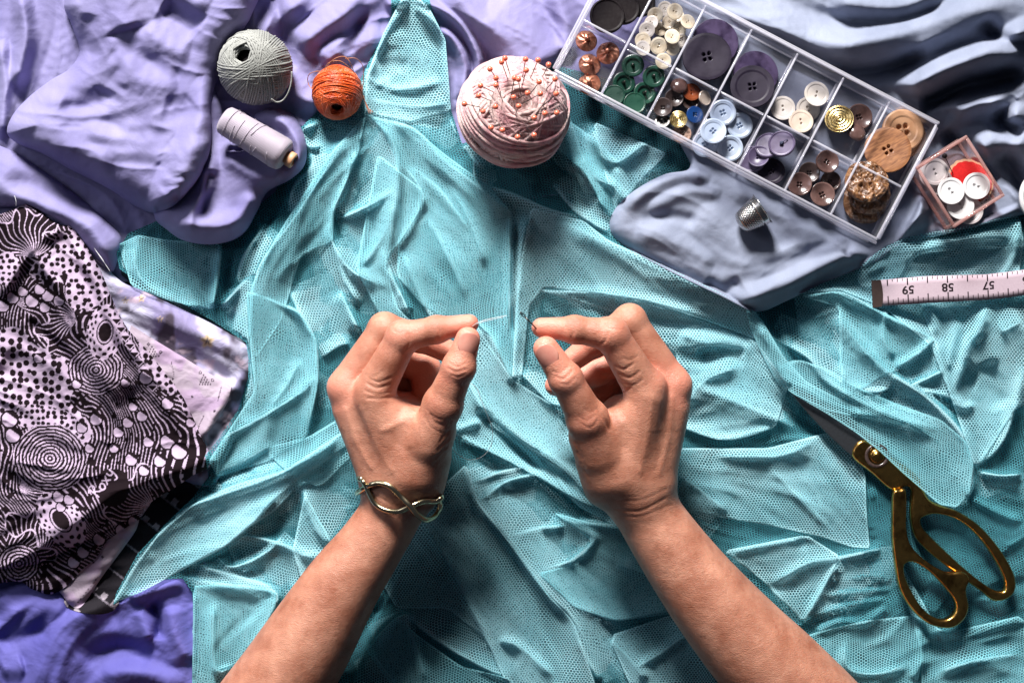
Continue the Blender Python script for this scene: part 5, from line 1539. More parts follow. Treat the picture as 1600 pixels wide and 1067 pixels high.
# ------------------------------------------------------------------ small acrylic case
ca = P(1428, 263, 44); cb = P(1507, 213, 44); cc = P(1487, 357, 44)
e1 = (cb - ca); e2 = (cc - ca); W1 = e1.length; e1n = e1.normalized(); e2n = Vector((e1n.y, -e1n.x, 0)); W2 = S(111, 44)
Mc = Matrix(((e1n.x, e2n.x, 0, ca.x), (e1n.y, e2n.y, 0, ca.y), (0, 0, -1, .0475), (0, 0, 0, 1)))
Mc = Matrix(((e1n.x, -e2n.x, 0, ca.x + e2n.x * W2), (e1n.y, -e2n.y, 0, ca.y + e2n.y * W2), (0, 0, 1, .0290), (0, 0, 0, 1)))
cs = empty('small_case', (0, 0, 0)); cs.matrix_world = Mc
tag(cs, 'small square acrylic case with pinkish edges holding white buttons and a red ornament', 'case')
CH = .0165
b = MB(); b.box((W1 / 2, W2 / 2, .0006), (W1 / 2, W2 / 2, .0006), bev=.0003); b.build('floor_panel', M_PINKC, cs)
def cwall(x, y, hx, hy, nm='side_wall'):
    b = MB(); b.box((x, y, .0013 + CH / 2), (hx, hy, CH / 2 - .0002), bev=.0003); w = b.build(nm, M_PINKC, cs)
    b = MB(); b.box((x, y, .0013 + CH + .0007), (hx + .0002, hy + .0002, .0007), bev=.0004); b.build('top_edge', M_PINKE, w)
    b = MB(); b.box((x, y, .0019), (hx + .0002, hy + .0002, .0005), bev=.0003); b.build('bottom_edge', M_PINKE, w)
cwall(W1 / 2, .0008, W1 / 2, .0008); cwall(W1 / 2, W2 - .0008, W1 / 2, .0008); cwall(.0008, W2 / 2, .0008, W2 / 2 - .0018); cwall(W1 - .0008, W2 / 2, .0008, W2 / 2 - .0018)
# heart with scalloped edge
def heart(t_):
    x = 14.5 * math.sin(t_); y = 16 * math.cos(t_) + 1.2 * math.cos(2 * t_)
    return x, y
hp = []
for k in range(120):
    x, y = heart(2 * math.pi * k / 120); r = 1 + .035 * abs(math.sin(k * .5)); hp.append((x * r, y * r))
hb = MB(); hm = MB()
def flat(mb, pts, z0, z1):
    n = len(pts); cx = sum(p[0] for p in pts) / n; cy = sum(p[1] for p in pts) / n
    v = [(x, y, z1) for x, y in pts] + [(x, y, z0) for x, y in pts] + [(cx, cy, z1), (cx, cy, z0)]
    f = [(k, (k + 1) % n, 2 * n) for k in range(n)] + [((k + 1) % n + n, k + n, 2 * n + 1) for k in range(n)] + [(k, k + n, (k + 1) % n + n, (k + 1) % n) for k in range(n)]
    mb.add(v, f)
sc_ = S(2.3, 32)
hs_ = [(x * sc_, y * sc_) for x, y in hp]
flat(hm, hs_, 0, .0007)
ho = hm.build('felt_ornament', M_CARD, None, False)
ho.matrix_world = Matrix.Translation(P(1516, 286, 31.2)) @ Matrix.Rotation(math.radians(40), 4, 'Z')
tag(ho, 'red felt ornament with pale scalloped edge lying beneath the white buttons in the small case', 'ornament')
flat(hb, [(x * .90, y * .90) for x, y in hs_], .0008, .0014); hb.build('red_face', M_RED, ho, False)
b = MB(); b.tube([(.003 * math.cos(a * 2.1), -.0150 + .002 * math.sin(a * 3.3), .001 + .0002 * a) for a in np.linspace(0, 9, 60)], .0004, 5); b.build('white_bow', M_WHITEB, ho)
for k, (x, y, dz, lb) in enumerate(((1466, 284, 2.2, 'white button mostly hidden under the middle of the small case'), (1456, 273, 2.2, 'lower white button against the left wall of the small case'), (1460, 269, 5.5, 'white two hole button in the left corner of the small case beside the black pin'),
                             (1514, 330, 2.2, 'white button lowest at the front of the small case, holes hidden'), (1500, 322, 5.5, 'white two hole button near the front corner of the small case'),
                             (1485, 299, 8.5, 'white two hole button in the centre of the small case, on top'), (1525, 291, 7, 'white two hole button lying on the red ornament'))):
    button('twobig', M_WHITEB, x, y, 29.8 + dz, 42, lb, None, (.03 * (k % 3 - 1), .04 * (k % 2)), .15 + (.4 if k in (6,) else 0) + .1 * k)

# black headed pin in the case
pn = empty('black_pin', P(1476, 244, 42)); tag(pn, 'pin with a round black head standing in the small case behind the buttons', 'pin')
def rel2(o, par):
    o.parent = par; o.matrix_parent_inverse = par.matrix_basis.inverted(); return o
b = MB(); Mh = Matrix.Translation(P(1476, 244, 42)); b.lathe([(0, -.0016), (.0009, -.0013), (.0016, 0), (.0009, .0013), (0, .0016)] if False else [(.0016 * math.sin(a), -.0016 * math.cos(a)) for a in np.linspace(0, math.pi, 9)], 12, Mh); rel2(b.build('pin_head', M_BLACK), pn)
b = MB(); b.tube([P(1476, 244, 42), P(1489, 272, 33)], .0003, 6); rel2(b.build('pin_shaft', M_DKMETAL), pn)

# white disc cut by the right edge
o = button('plain', M_WHITEB, 1638, 308, 30, 94, 'whitish disc cut off by the right edge beside the small case', None, (-.05, 0), cat='disc', name='white_disc')

# ------------------------------------------------------------------ thread balls
def wound(C, R, axis, r, groups, per, spread, th0, seed, layers=((.8, .6), (.9, .8), (1, 1)), nseg=64, ns=5, band=None, wob=.02):
    """ball wound from closed strands: each bundle is a few parallel loops that pass round the hole at the axis"""
    rs = np.random.RandomState(seed)
    ax = np.array(Vector(axis).normalized()); 
    a1 = np.array(Vector(ax).orthogonal().normalized()); a2 = np.cross(ax, a1)
    V = []; Fq = []; n0 = 0
    th = np.linspace(0, 2 * np.pi, nseg, endpoint=False); ph = np.linspace(0, 2 * np.pi, ns, endpoint=False)
    def loop(nv, d, RR):
        nonlocal n0
        e1 = np.cross(nv, [0.3, .5, .8]); e1 /= np.linalg.norm(e1); e2 = np.cross(nv, e1)
        rho = math.sqrt(max(1e-9, RR * RR - d * d)) * (1 + wob * .4 * np.sin(th * 2 + rs.rand() * 6) + wob * .3 * np.sin(th * 5 + rs.rand() * 6))
        er = np.cos(th)[:, None] * e1 + np.sin(th)[:, None] * e2
        c = nv * d + er * rho[:, None]
        v = c[:, None, :] + er[:, None, :] * (r * np.cos(ph))[None, :, None] + nv[None, None, :] * (r * np.sin(ph))[None, :, None]
        V.append(v.reshape(-1, 3))
        i = np.arange(nseg)[:, None] * ns; j = ((np.arange(nseg) + 1) % nseg)[:, None] * ns; k = np.arange(ns)[None, :]; k2 = (k + 1) % ns
        Fq.append(np.stack([i + k, i + k2, j + k2, j + k], -1).reshape(-1, 4) + n0); n0 += nseg * ns
    for (fr, fth) in layers:
        for g in range(groups):
            az = g * 2.399963 * 1.0 + rs.rand() * .25
            tn = math.radians(90 - th0 * (.92 + .3 * rs.rand()))
            nv = ax * math.cos(tn) + (a1 * math.cos(az) + a2 * math.sin(az)) * math.sin(tn)
            nv /= np.linalg.norm(nv)
            RR = R * fr + r * (g % 5) * .55
            for p in range(per):
                loop(nv, (p - (per - 1) / 2) * spread * (1 + .1 * rs.rand()), RR + r * .25 * rs.rand())
    if band:
        nb, tw, bn = band; bn = np.array(Vector(bn).normalized())
        for p in range(nb):
            nv = bn + rs.randn(3) * .05; nv /= np.linalg.norm(nv)
            loop(nv, (p / (nb - 1) - .5) * tw + rs.randn() * r * .5, R + r * (2.5 + 1.6 * rs.rand()))
    return np.concatenate(V) + np.array(C), np.concatenate(Fq)


def mat_thread(name, c1, c2, rough=.55, tw=1800, sheen=.3, ns=70, spec=.4):
    t = NT(name); ob = t.obj()
    n = t.noise(ob, ns, 3); f = t.noise(ob, tw, 2)
    c = t.mix(t.ramp(n, [(.35, (0, 0, 0)), (.65, (1, 1, 1))]), c1, c2)
    c = t.mix(t.math('MULTIPLY', f, .5), c, tuple(x * .45 for x in c1))
    bs = t.pbsdf(c, rough, Normal=t.bump(f, .7, .0005), Sheen__Weight=sheen); bs.inputs['Specular IOR Level'].default_value = spec
    return t.done(bs)

M_GTH = mat_thread('grey_thread', (.20, .205, .19), (.36, .365, .34), ns=40)
M_OTH = mat_thread('orange_silk', (.66, .07, .006), (.88, .17, .02), .35, 900, .1, spec=.6)
t = NT('pink_wool'); ob = t.obj(); n = t.noise(ob, 75, 3, .6, .5); f = t.noise(ob, 700, 4, .7)
c = t.ramp(n, [(.30, (.48, .15, .20)), (.42, (.70, .36, .38)), (.54, (.78, .53, .50)), (.70, (.82, .68, .62))])
c = t.mix(t.math('MULTIPLY', f, .45), c, (.42, .18, .20))
M_WOOL = t.done(t.pbsdf(c, .9, Normal=t.bump(f, 1.0, .0012), Sheen__Weight=.6))

# grey ball
zg = gzmax(398, 107, 30); Rg = S(57, 45)
cg = P(399, 106, zg + Rg * 1000 - 4)
v, f = wound(cg, Rg - .0012, (-.22, .22, .95), .00062, 30, 6, .00135, 27, 3, layers=((.84, 1), (.93, 1), (1, 1)))
gb = link_mesh('thread_ball', v, f, M_GTH); tag(gb, 'ball of silvery grey crochet thread with a dark hole, on the lavender cloth', 'thread ball')
b = MB(); b.lathe([(Rg * .62 * math.sin(a), -Rg * .62 * math.cos(a)) for a in np.linspace(0, math.pi, 14)], 24, Matrix.Translation(cg)); b.build('core', M_BLACK, gb)  # added black sphere: its colour gives the shade in hole and gaps
lt = MB(); lt.tube([P(x, y, z) for x, y, z in catmull([(424, 155, 62), (432, 160, 60), (442, 157, 58), (450, 146, 60), (455, 130, 62), (456, 112, 64)], 6)], .0005, 6); lt.build('loose_end', M_GTH, gb)
# orange ball
zo = gzmax(527, 143, 22); Ro = S(38, 40)
co = P(527, 145, zo + Ro * 1000 * .9 - 3)
v, f = wound((0, 0, 0), Ro - .0006, (.05, -.75, .62), .00034, 60, 5, .00080, 26, 8, band=(26, .0125, (.04, -.9, .28)), wob=.03)
v[:, 1] *= 1.1; v = v + np.array(co)
obl = link_mesh('thread_ball', v, f, M_OTH); tag(obl, 'small ball of shiny orange thread with loose ends, resting on the tulle', 'thread ball')
b = MB(); b.lathe([(Ro * .7 * math.sin(a), -Ro * .7 * math.cos(a)) for a in np.linspace(0, math.pi, 14)], 24, Matrix.Translation(co)); b.build('core', M_DBR, obl)  # added dark sphere: its colour gives the shade between the windings
M_OWISP = mat_thread('orange_wisp', (.45, .14, .06), (.6, .22, .1))
zt_ = zo + 16
lt = MB()
for w_ in ([(490, 142, zt_), (482, 132, zt_ - 4), (482, 118, zt_), (494, 112, zt_ + 10), (505, 113, zt_ + 12)], [(507, 108, zt_ + 14), (515, 98, zt_ + 18), (532, 96, zt_ + 18), (548, 108, zt_ + 14), (556, 118, zt_ + 8)],
           [(510, 106, zt_ + 14), (522, 93, zt_ + 20), (538, 89, zt_ + 20), (548, 100, zt_ + 18), (553, 114, zt_ + 10)], [(540, 92, zt_ + 18), (556, 92, zt_ + 14), (567, 104, zt_ + 6), (568, 125, zt_), (566, 148, zt_ - 4), (572, 162, zt_ - 6), (580, 178, zt_ - 6)],
           [(568, 150, zt_ - 4), (573, 166, zt_ - 6), (583, 176, zt_ - 6)], [(572, 165, zt_ - 6), (577, 178, zt_ - 6)]):
    lt.tube([P(*p) for p in catmull(w_, 7)], .00026, 5)
lt.build('loose_end', M_OWISP, obl)
# pink wool ball
zp = 17; Rp = S(77, 55)
cp = P(803, 175, zp + Rp * 1000 * .92)
v, f = wound((0, 0, 0), Rp - .0012, (.12, .05, .99), .00135, 60, 4, .0024, 22, 12, layers=((.86, 1), (1, 1)), nseg=72, ns=6, band=(14, .026, (.25, .45, .85)), wob=.03)
v[:, 2] *= .93; v = v + np.array(cp)
pb = link_mesh('yarn_ball', v, f, M_WOOL); tag(pb, 'fluffy ball of pink and cream wool used as a pincushion', 'yarn ball')
b = MB(); b.lathe([(Rp * .86 * math.sin(a), -Rp * .8 * math.cos(a)) for a in np.linspace(0, math.pi, 16)], 32, Matrix.Translation(cp)); b.build('core', M_WOOL, pb)
rs = np.random.RandomState(9)
fz = MB()
for k in range(6000):
    d = rs.randn(3); d /= np.linalg.norm(d); d[2] = abs(d[2]) if rs.rand() < .7 else d[2]
    p = np.array(cp) + d * np.array([1, 1, .93]) * (Rp + .0006); tg = np.cross(d, rs.randn(3)); tg /= np.linalg.norm(tg)
    L = .002 + .0035 * rs.rand()
    fz.tube([p, p + tg * L * .5 + d * .0009 * rs.rand(), p + tg * L + d * .0020 * rs.rand()], [.00008, .00007, .00004], 3, cap=False)
fo = fz.build('fuzz', M_WOOL, pb)

# pins
M_CORAL = mat_simple('coral_pearl', (.80, .14, .075), .25, nscale=60, c2=(.86, .24, .15), coat=.6)
pins = [(925, 293, 955, 390), (908, 312, 945, 415), (1028, 298, 1010, 400), (1090, 302, 1045, 410), (1143, 325, 1105, 400), (850, 347, 900, 420), (1031, 353, 1005, 450), (880, 392, 905, 470), (973, 392, 955, 480),
        (992, 398, 1003, 470), (1096, 411, 1045, 480), (1175, 397, 1120, 460), (803, 430, 880, 468), (880, 428, 918, 515), (793, 480, 865, 510), (1038, 467, 980, 500), (1102, 470, 1010, 520), (1181, 470, 1100, 545), (968, 488, 973, 530),
        (722, 521, 815, 540), (993, 532, 975, 580), (878, 535, 855, 552), (815, 558, 798, 545), (1071, 590, 1030, 582), (1125, 569, 1070, 572), (1184, 566, 1130, 569), (855, 640, 905, 618), (912, 652, 930, 640), (988, 687, 990, 650), (1071, 677, 1030, 640)]
plab = {0: 'coral headed pin at the top left crown of the pink ball, the furthest back', 2: 'coral headed pin at the top centre of the pink ball', 4: 'coral headed pin at the top right of the pink ball', 11: 'coral headed pin highest on the right side of the pink ball', 17: 'coral headed pin middle of the right side with a long bare shaft',
        19: 'coral headed pin sticking out furthest left of the pink ball', 25: 'coral headed pin furthest right in the lower row', 28: 'coral headed pin lowest of all in the pink ball', 29: 'coral headed pin low right, next to the lowest one', 26: 'coral headed pin low left in the pink ball'}
def on_ball(px, py):
    o_ = Vector((0, 0, HC)); d_ = (P(px, py, 0) - o_).normalized()
    oc = o_ - cp
    b_ = oc.dot(d_); c_ = oc.dot(oc) - (Rp * .97) ** 2; di = b_ * b_ - c_
    if di < 0: return None
    return o_ + d_ * (-b_ - math.sqrt(di))
ORD = ['first', 'second', 'third', 'fourth', 'fifth', 'sixth', 'seventh', 'eighth']
rows_ = [(0, 318, 'top row'), (318, 380, 'second row from the top'), (380, 440, 'third row from the top'), (440, 500, 'middle row'), (500, 600, 'long row below the middle'), (600, 999, 'lowest row')]
pl2 = {}
for lo_, hi_, nm_ in rows_:
    ids = sorted([k for k, p in enumerate(pins) if lo_ <= p[1] < hi_], key=lambda k: pins[k][0])
    for q, k in enumerate(ids): pl2[k] = 'coral pin, %s from left in the %s of the pink ball' % (ORD[q], nm_)
for k, (hx, hy, ex, ey) in enumerate(pins):
    hx, hy, ex, ey = 500 + hx * .3125, hy * .3125, 500 + ex * .3125, ey * .3125
    E = on_ball(ex, ey) or P(ex, ey, cp.z * 1000)
    z0 = E.z * 1000
    best = None
    for dz in np.linspace(1, 22, 60):
        Hh = P(hx, hy, z0 + dz); L = (Hh - E).length
        if best is None or abs(L - .0165) < best[0]: best = (abs(L - .0165), Hh)
    Hh = best[1]
    r_ = empty('pin', E); tag(r_, plab[k] if k in (19, 28) else pl2[k], 'pin', 'pins stuck in the pink yarn ball')
    b = MB(); b.lathe([(0.0017 * math.sin(a), -.0017 * math.cos(a)) for a in np.linspace(0, math.pi, 10)], 16); hd = b.build('pin_head', M_CORAL, r_); hd.location = Hh - E
    d_ = (E - Hh).normalized()
    b = MB(); b.tube([Hh - E, d_ * .004], .00026, 6); b.build('pin_shaft', M_DKMETAL, r_)

# ------------------------------------------------------------------ thread spool
sa = P(349, 187, 0); sb = P(449, 246, 0)
zs = 34
A_ = P(349, 186, zs + 10); B_ = P(447, 245, zs + 10)
ax = (B_ - A_); L = ax.length; Ms = Matrix.Translation(A_) @ frame_to(ax)
M_SPT = NT('spool_thread'); ob = M_SPT.obj()
wv = M_SPT.n('ShaderNodeTexWave', Scale=420.0, Distortion=.6, Detail=2.0, _bands_direction='Z'); M_SPT.set(wv.inputs[0], ob)
n = M_SPT.noise(ob, 60, 3)
c = M_SPT.mix(n, (.30, .25, .31), (.42, .37, .43)); c = M_SPT.mix(M_SPT.math('MULTIPLY', wv.outputs['Fac'], .25), c, (.30, .25, .33))
bsn = M_SPT.pbsdf(c, .55, Normal=M_SPT.bump(wv.outputs['Fac'], .5, .0003), Sheen__Weight=.3)
M_SPT = M_SPT.done(bsn)
sp = empty('thread_spool', (0, 0, 0)); sp.matrix_world = Ms
tag(sp, 'long spool of pale lilac grey thread on a wooden core, lying below the grey ball', 'spool')
R1, R2 = S(23.5, 44), S(27, 44)
b = MB(); b.lathe([(0, 0), (R1 * .8, 0), (R1 * .96, L * .03), (R1, L * .1), (R2, L * .9), (R2 * .95, L * .96), (R2 * .80, L * .995), (R2 * .4, L), (0, L)], 64); b.build('thread_wrap', M_SPT, sp)
rw = S(12.5, 44)
b = MB(); b.lathe([(rw * .45, L), (rw * .8, L), (rw * .8, L * 1.03), (rw, L * 1.04), (rw * 1.02, L * 1.11), (rw * .95, L * 1.125), (rw * .62, L * 1.125), (rw * .6, L * 1.0)], 32); b.build('wooden_core', M_WOODL, sp)
b = MB(); b.lathe([(0, L * 1.01), (rw * .6, L * 1.012)], 20); b.build('hole_shade', M_BLACK, sp)  # black disc painted as the shade down the open end
lt = MB(); rs = np.random.RandomState(2)
for k in range(9):
    z0 = L * (.15 + .08 * k); dzz = L * rs.uniform(-.35, .35); a0 = rs.rand() * 6
    pts = []
    for q in range(26):
        a = a0 + q / 25 * 4.2; zz = min(L * .93, max(L * .05, z0 + dzz * q / 25)); rr_ = (R1 + (R2 - R1) * zz / L) + .0003
        pts.append((rr_ * math.cos(a), rr_ * math.sin(a), zz))
    lt.tube(pts, .00017, 4)
lt.build('crossing_threads', M_SPT, sp)

# ------------------------------------------------------------------ thimble
zth = gzmax(1170, 340, 12)
A_ = P(1154, 352, zth + 8.2); B_ = P(1192, 326, zth + 11.0); ax = B_ - A_; L = ax.length
Mt = Matrix.Translation(A_) @ frame_to(ax)
rb, rt_ = S(25.0, 30), S(18, 30)
nt_, nz_ = 150, 70
prof = []
for i in range(nz_):
    t_ = i / (nz_ - 1)
    if t_ < .18: a = t_ / .18 * math.pi / 2; r_ = rt_ * math.sin(a); z_ = rt_ * .55 * (1 - math.cos(a))
    else: q = (t_ - .18) / .82; r_ = rt_ + (rb - rt_) * q ** .8; z_ = rt_ * .55 + (L - rt_ * .55) * q
    prof.append((r_, z_, t_))
v = []; f = []
for i, (r_, z_, t_) in enumerate(prof):
    for k in range(nt_):
        a = 2 * math.pi * k / nt_; d = 0
        if t_ < .70:
            row = z_ / .00125; ro_ = int(round(row)); cnt = 34
            aa = a * cnt / (2 * math.pi) + .5 * (ro_ % 2)
            dd = math.hypot((aa - round(aa)) * 2 * math.pi * max(r_, .003) / cnt, (row - ro_) * .00125)
            d = -.00030 * max(0, 1 - (dd / .00058) ** 2)
        elif .74 < t_ < .80: d = .0003 * math.sin((t_ - .74) / .06 * math.pi)
        elif t_ > .955: d = .0007 * math.sin(min(1, (t_ - .955) / .04) * math.pi / 2)
        v.append(((r_ + d) * math.cos(a), (r_ + d) * math.sin(a), z_))
n0 = len(v)
for i, (r_, z_, t_) in enumerate(reversed(prof)):
    for k in range(nt_):
        a = 2 * math.pi * k / nt_; v.append((max(0, r_ - .0005) * math.cos(a), max(0, r_ - .0005) * math.sin(a), z_ + (.0005 if t_ < .2 else 0)))
for i in range(2 * nz_ - 1):
    for k in range(nt_):
        k2 = (k + 1) % nt_; f.append((i * nt_ + k, i * nt_ + k2, (i + 1) * nt_ + k2, (i + 1) * nt_ + k))
th = link_mesh('thimble', v, np.array(f), M_SILVER); th.matrix_world = Mt
tag(th, 'dimpled silver thimble lying on its side on the grey blue cloth', 'thimble')

# ------------------------------------------------------------------ tape measure
tm_ = empty('tape_measure', P(1480, 455, 34)); tag(tm_, 'white tape measure end with black upside down numbers, coming in from the right edge', 'tape measure')
zt0 = gzmax(1480, 455, 70) * .5 + gz(1420, 455) * .5
def TP(s, t_, dz=0.0):
    """s: photo px along the tape from its end, t: 0 top edge .. 1 bottom edge"""
    x = 1362 + s
    top = np.interp(x, [1362, 1380, 1447, 1500, 1540, 1570, 1600, 1700], [439, 437, 431.5, 430, 429, 425.5, 421.5, 408])
    bot = np.interp(x, [1362, 1380, 1447, 1500, 1540, 1570, 1600, 1700], [480.5, 478, 473.5, 471, 468.5, 465.5, 461, 447])
    zc = zt0 + 3 + 1.5 * math.sin(s / 55.0) + .03 * s * 0
    return P(x + t_ * 2.0, top + (bot - top) * t_, zc + dz)
M_TAPE = NT('tape_cloth'); ob = M_TAPE.obj(); n = M_TAPE.noise(ob, 900, 2)
M_TAPE = M_TAPE.done(M_TAPE.pbsdf(M_TAPE.mix(n, (.46, .35, .41), (.56, .45, .50)), .35, Normal=M_TAPE.bump(n, .15, .0002)))
M_INK = mat_simple('black_ink', (.02, .012, .016), .4)
def tquad(mb, s0, s1, t0, t1, dz, n=1):
    pts = []
    for k in range(n + 1):
        s = s0 + (s1 - s0) * k / n
        pts += [TP(s, t0, dz), TP(s, t1, dz)]
    mb.add(pts, [(2 * k, 2 * k + 1, 2 * k + 3, 2 * k + 2) for k in range(n)])
b = MB(); v = []; f = []
NS_ = 90
for side in (0, -.45):
    for k in range(NS_ + 1):
        for q in range(5): v.append(TP(330 * k / NS_, q / 4, side))
m = (NS_ + 1) * 5
for sd_ in (0, 1):
    for k in range(NS_):
        for q in range(4):
            a = sd_ * m + k * 5 + q; qd = (a, a + 1, a + 6, a + 5); f.append(qd if sd_ == 0 else qd[::-1])
for k in range(NS_):
    f.append((k * 5, k * 5 + 5, m + k * 5 + 5, m + k * 5)); f.append((m + k * 5 + 4, m + k * 5 + 9, k * 5 + 9, k * 5 + 4))
rel2(link_mesh('tape_band', v, f, M_TAPE), tm_)
b = MB(); inch = 62.5; s59 = 1417.5 - 1362
for k in range(-5, 32):
    s = s59 + k * inch / 8
    w = .55
    if k % 8 == 0: tb_, tt_, w = .62, .27, .95
    elif k % 4 == 0: tb_, tt_, w = .64, .25, .85
    elif k % 2 == 0: tb_, tt_ = .72, .13
    else: tb_, tt_ = .78, .10
    if s < 19: continue
    tquad(b, s - w, s + w, .012, tt_, .10); tquad(b, s - w, s + w, tb_, .988, .10)
rel2(b.build('tick_marks', M_INK, None, False), tm_)
def numeral(txt, s, t_, hpx):
    cu = bpy.data.curves.new('num', 'FONT'); cu.body = txt; cu.size = 1; cu.align_x = 'CENTER'; cu.align_y = 'CENTER'; cu.offset = .022
    o = bpy.data.objects.new('num', cu); COL.objects.link(o)
    dg = bpy.context.evaluated_depsgraph_get(); me = bpy.data.meshes.new_from_object(o.evaluated_get(dg))
    vs = [v_.co.copy() for v_ in me.vertices]; fs = [tuple(p.vertices) for p in me.polygons]
    bpy.data.objects.remove(o); bpy.data.curves.remove(cu)
    x0, x1 = min(v_.x for v_ in vs), max(v_.x for v_ in vs); y0, y1 = min(v_.y for v_ in vs), max(v_.y for v_ in vs)
    kx = 18.5 / (x1 - x0) if len(txt) == 2 else 9 / (x1 - x0); ky = hpx / (y1 - y0)
    out = []
    for v_ in vs:
        X = -(v_.x - (x0 + x1) / 2) * kx; Y = (v_.y - (y0 + y1) / 2) * ky     # turned half round
        out.append(TP(s + X, t_ + Y / 41.0, .10))
    o = link_mesh('numeral', out, fs, M_INK, None, False); bpy.data.meshes.remove(me)
    return rel2(o, tm_)
numeral('59', s59 + .5, .46, 13); numeral('58', s59 + inch, .45, 13); numeral('57', s59 + 2 * inch + 1, .44, 13); numeral('56', s59 + 3 * inch + 1, .43, 13)
b = MB(); v = []
for dz in (.55, -.9):
    for q in range(9):
        t_ = q / 8; bow = 2.4 * (1 - (2 * t_ - 1) ** 2)
        v += [TP(-.6, t_ * 1.02 - .01, dz), TP(14 + bow, t_ * 1.02 - .01, dz)]
f = [(2 * q, 2 * q + 2, 2 * q + 3, 2 * q + 1)[::-1] for q in range(8)] + [(18 + 2 * q, 18 + 2 * q + 2, 18 + 2 * q + 3, 18 + 2 * q + 1) for q in range(8)]
f += [(2 * q, 18 + 2 * q, 18 + 2 * q + 2, 2 * q + 2)[::-1] for q in range(8)] + [(2 * q + 1, 2 * q + 3, 18 + 2 * q + 3, 18 + 2 * q + 1)[::-1] for q in range(8)] + [(0, 1, 19, 18), (16, 34, 35, 17)]
M_TEND = mat_simple('brown_metal', (.13, .09, .08), .38, metal=.7, nscale=200)
rel2(link_mesh('metal_end', v, f, M_TEND, None, False), tm_)

# ------------------------------------------------------------------ scissors
def solid2d(outer, inner, z0, h, r, vx=.45, grow=0.0):
    """rounded plate from traced outlines (photo px), z0 mid height mm, h half thickness mm, r edge rounding mm"""
    po = catmull(outer, 5, True); pi_ = catmull(inner, 5, True) if inner else None
    kx = 1 / (S(1, z0) * 1000)
    u0, v0 = po.min(0) - 8; u1, v1 = po.max(0) + 8
    nx = int((u1 - u0) / kx / vx); ny = int((v1 - v0) / kx / vx); nz = int((2 * h + 3) / vx) + 2
    U, V = np.meshgrid(u0 + np.arange(nx) * vx * kx, v0 + np.arange(ny) * vx * kx, indexing='ij')
    sd, _, _ = polysd(po, U, V); d2 = -sd / kx
    if pi_ is not None:
        si, _, _ = polysd(pi_, U, V); d2 = np.maximum(d2, si / kx)
    d2 = d2 - grow
    zz = (np.arange(nz) - nz / 2) * vx
    q1 = (d2 + r)[:, :, None] + 0 * zz; q2 = (np.abs(zz) - h + r)[None, None, :] + 0 * q1
    D = np.sqrt(np.maximum(q1, 0) ** 2 + np.maximum(q2, 0) ** 2) + np.minimum(np.maximum(q1, q2), 0) - r
    g = vdb.FloatGrid(10.0); g.copyFromArray(D.astype(np.float32))
    pts, tris, quads = g.convertToPolygons(isovalue=0.0, adaptivity=0.0)
    pu = u0 + pts[:, 0] * vx * kx; pvv = v0 + pts[:, 1] * vx * kx; pz = z0 + (pts[:, 2] - nz / 2) * vx
    s = (HC - z0 * .001) * K
    v = np.stack([(pu - 800) * s, (533.5 - pvv) * s, pz * .001], 1)
    f = [tuple(int(i) for i in x) for x in quads] + [tuple(int(i) for i in x) for x in tris]
    return v, f


ZS = 22.5
sci = empty('scissors', P(1420, 800, ZS)); tag(sci, 'tailor scissors with dark blade and worn gold handles, partly covered by tulle', 'scissors')
BLD = [(1232, 606), (1262, 622), (1310, 655), (1352, 686), (1346, 700), (1333, 712), (1310, 694), (1282, 667), (1252, 634)]
v, f = solid2d(BLD, None, ZS + .3, 1.4, .5); rel2(link_mesh('blade', v, f, M_STEEL), sci)
BLD2 = [(1234, 604), (1270, 618), (1320, 648), (1362, 682), (1350, 694), (1310, 664), (1262, 628)]
v, f = solid2d(BLD2, None, ZS - 1.6, 1.2, .5); rel2(link_mesh('blade', v, f, M_STEEL), sci)
H2 = [(1350, 687), (1395, 716), (1430, 742), (1440, 762), (1450, 780), (1470, 790), (1495, 799), (1528, 821), (1558, 855), (1580, 892), (1584, 918), (1572, 933), (1551, 936), (1531, 921), (1482, 886), (1446, 856), (1428, 834), (1422, 800), (1424, 768), (1415, 758), (1393, 764), (1362, 738), (1331, 710)]
I2 = [(1441, 806), (1462, 801), (1497, 811), (1529, 838), (1555, 875), (1569, 905), (1568, 921), (1555, 923), (1537, 913), (1505, 888), (1462, 848), (1441, 826), (1436, 814)]
v, f = solid2d(H2, I2, ZS, 3.2, 2.2, grow=.45); rel2(link_mesh('handle', v, f, M_GOLD), sci)
H1 = [(1395, 768), (1404, 765), (1413, 766), (1414, 795), (1414, 826), (1422, 853), (1445, 876), (1475, 893), (1500, 893), (1512, 903), (1507, 922), (1511, 948), (1502, 968), (1482, 979), (1452, 973), (1426, 952), (1407, 922), (1399, 885), (1394, 840), (1394, 795)]
I1 = [(1412, 880), (1426, 876), (1449, 889), (1474, 914), (1491, 937), (1492, 954), (1479, 966), (1460, 965), (1438, 948), (1420, 919), (1411, 896)]
v, f = solid2d(H1, I1, ZS + 3.4, 3.2, 2.2, grow=.45); rel2(link_mesh('handle', v, f, M_GOLD), sci)
Mp = Matrix.Translation(P(1370, 712, ZS + 2.9))
b = MB(); rp = S(19, 25)
b.lathe([(rp * .72, 0), (rp, 0), (rp, .0006), (rp * .93, .0011), (rp * .78, .0011), (rp * .72, .0004)], 40, Mp); rel2(b.build('washer', M_DBR, sci), sci)
b = MB(); b.lathe([(rp * .6, 0), (rp * .6, .0009), (rp * .5, .0016), (rp * .34, .0017), (rp * .30, .0022), (0, .0024)], 36, Mp); rel2(b.build('pivot_screw', M_GOLD, sci), sci)

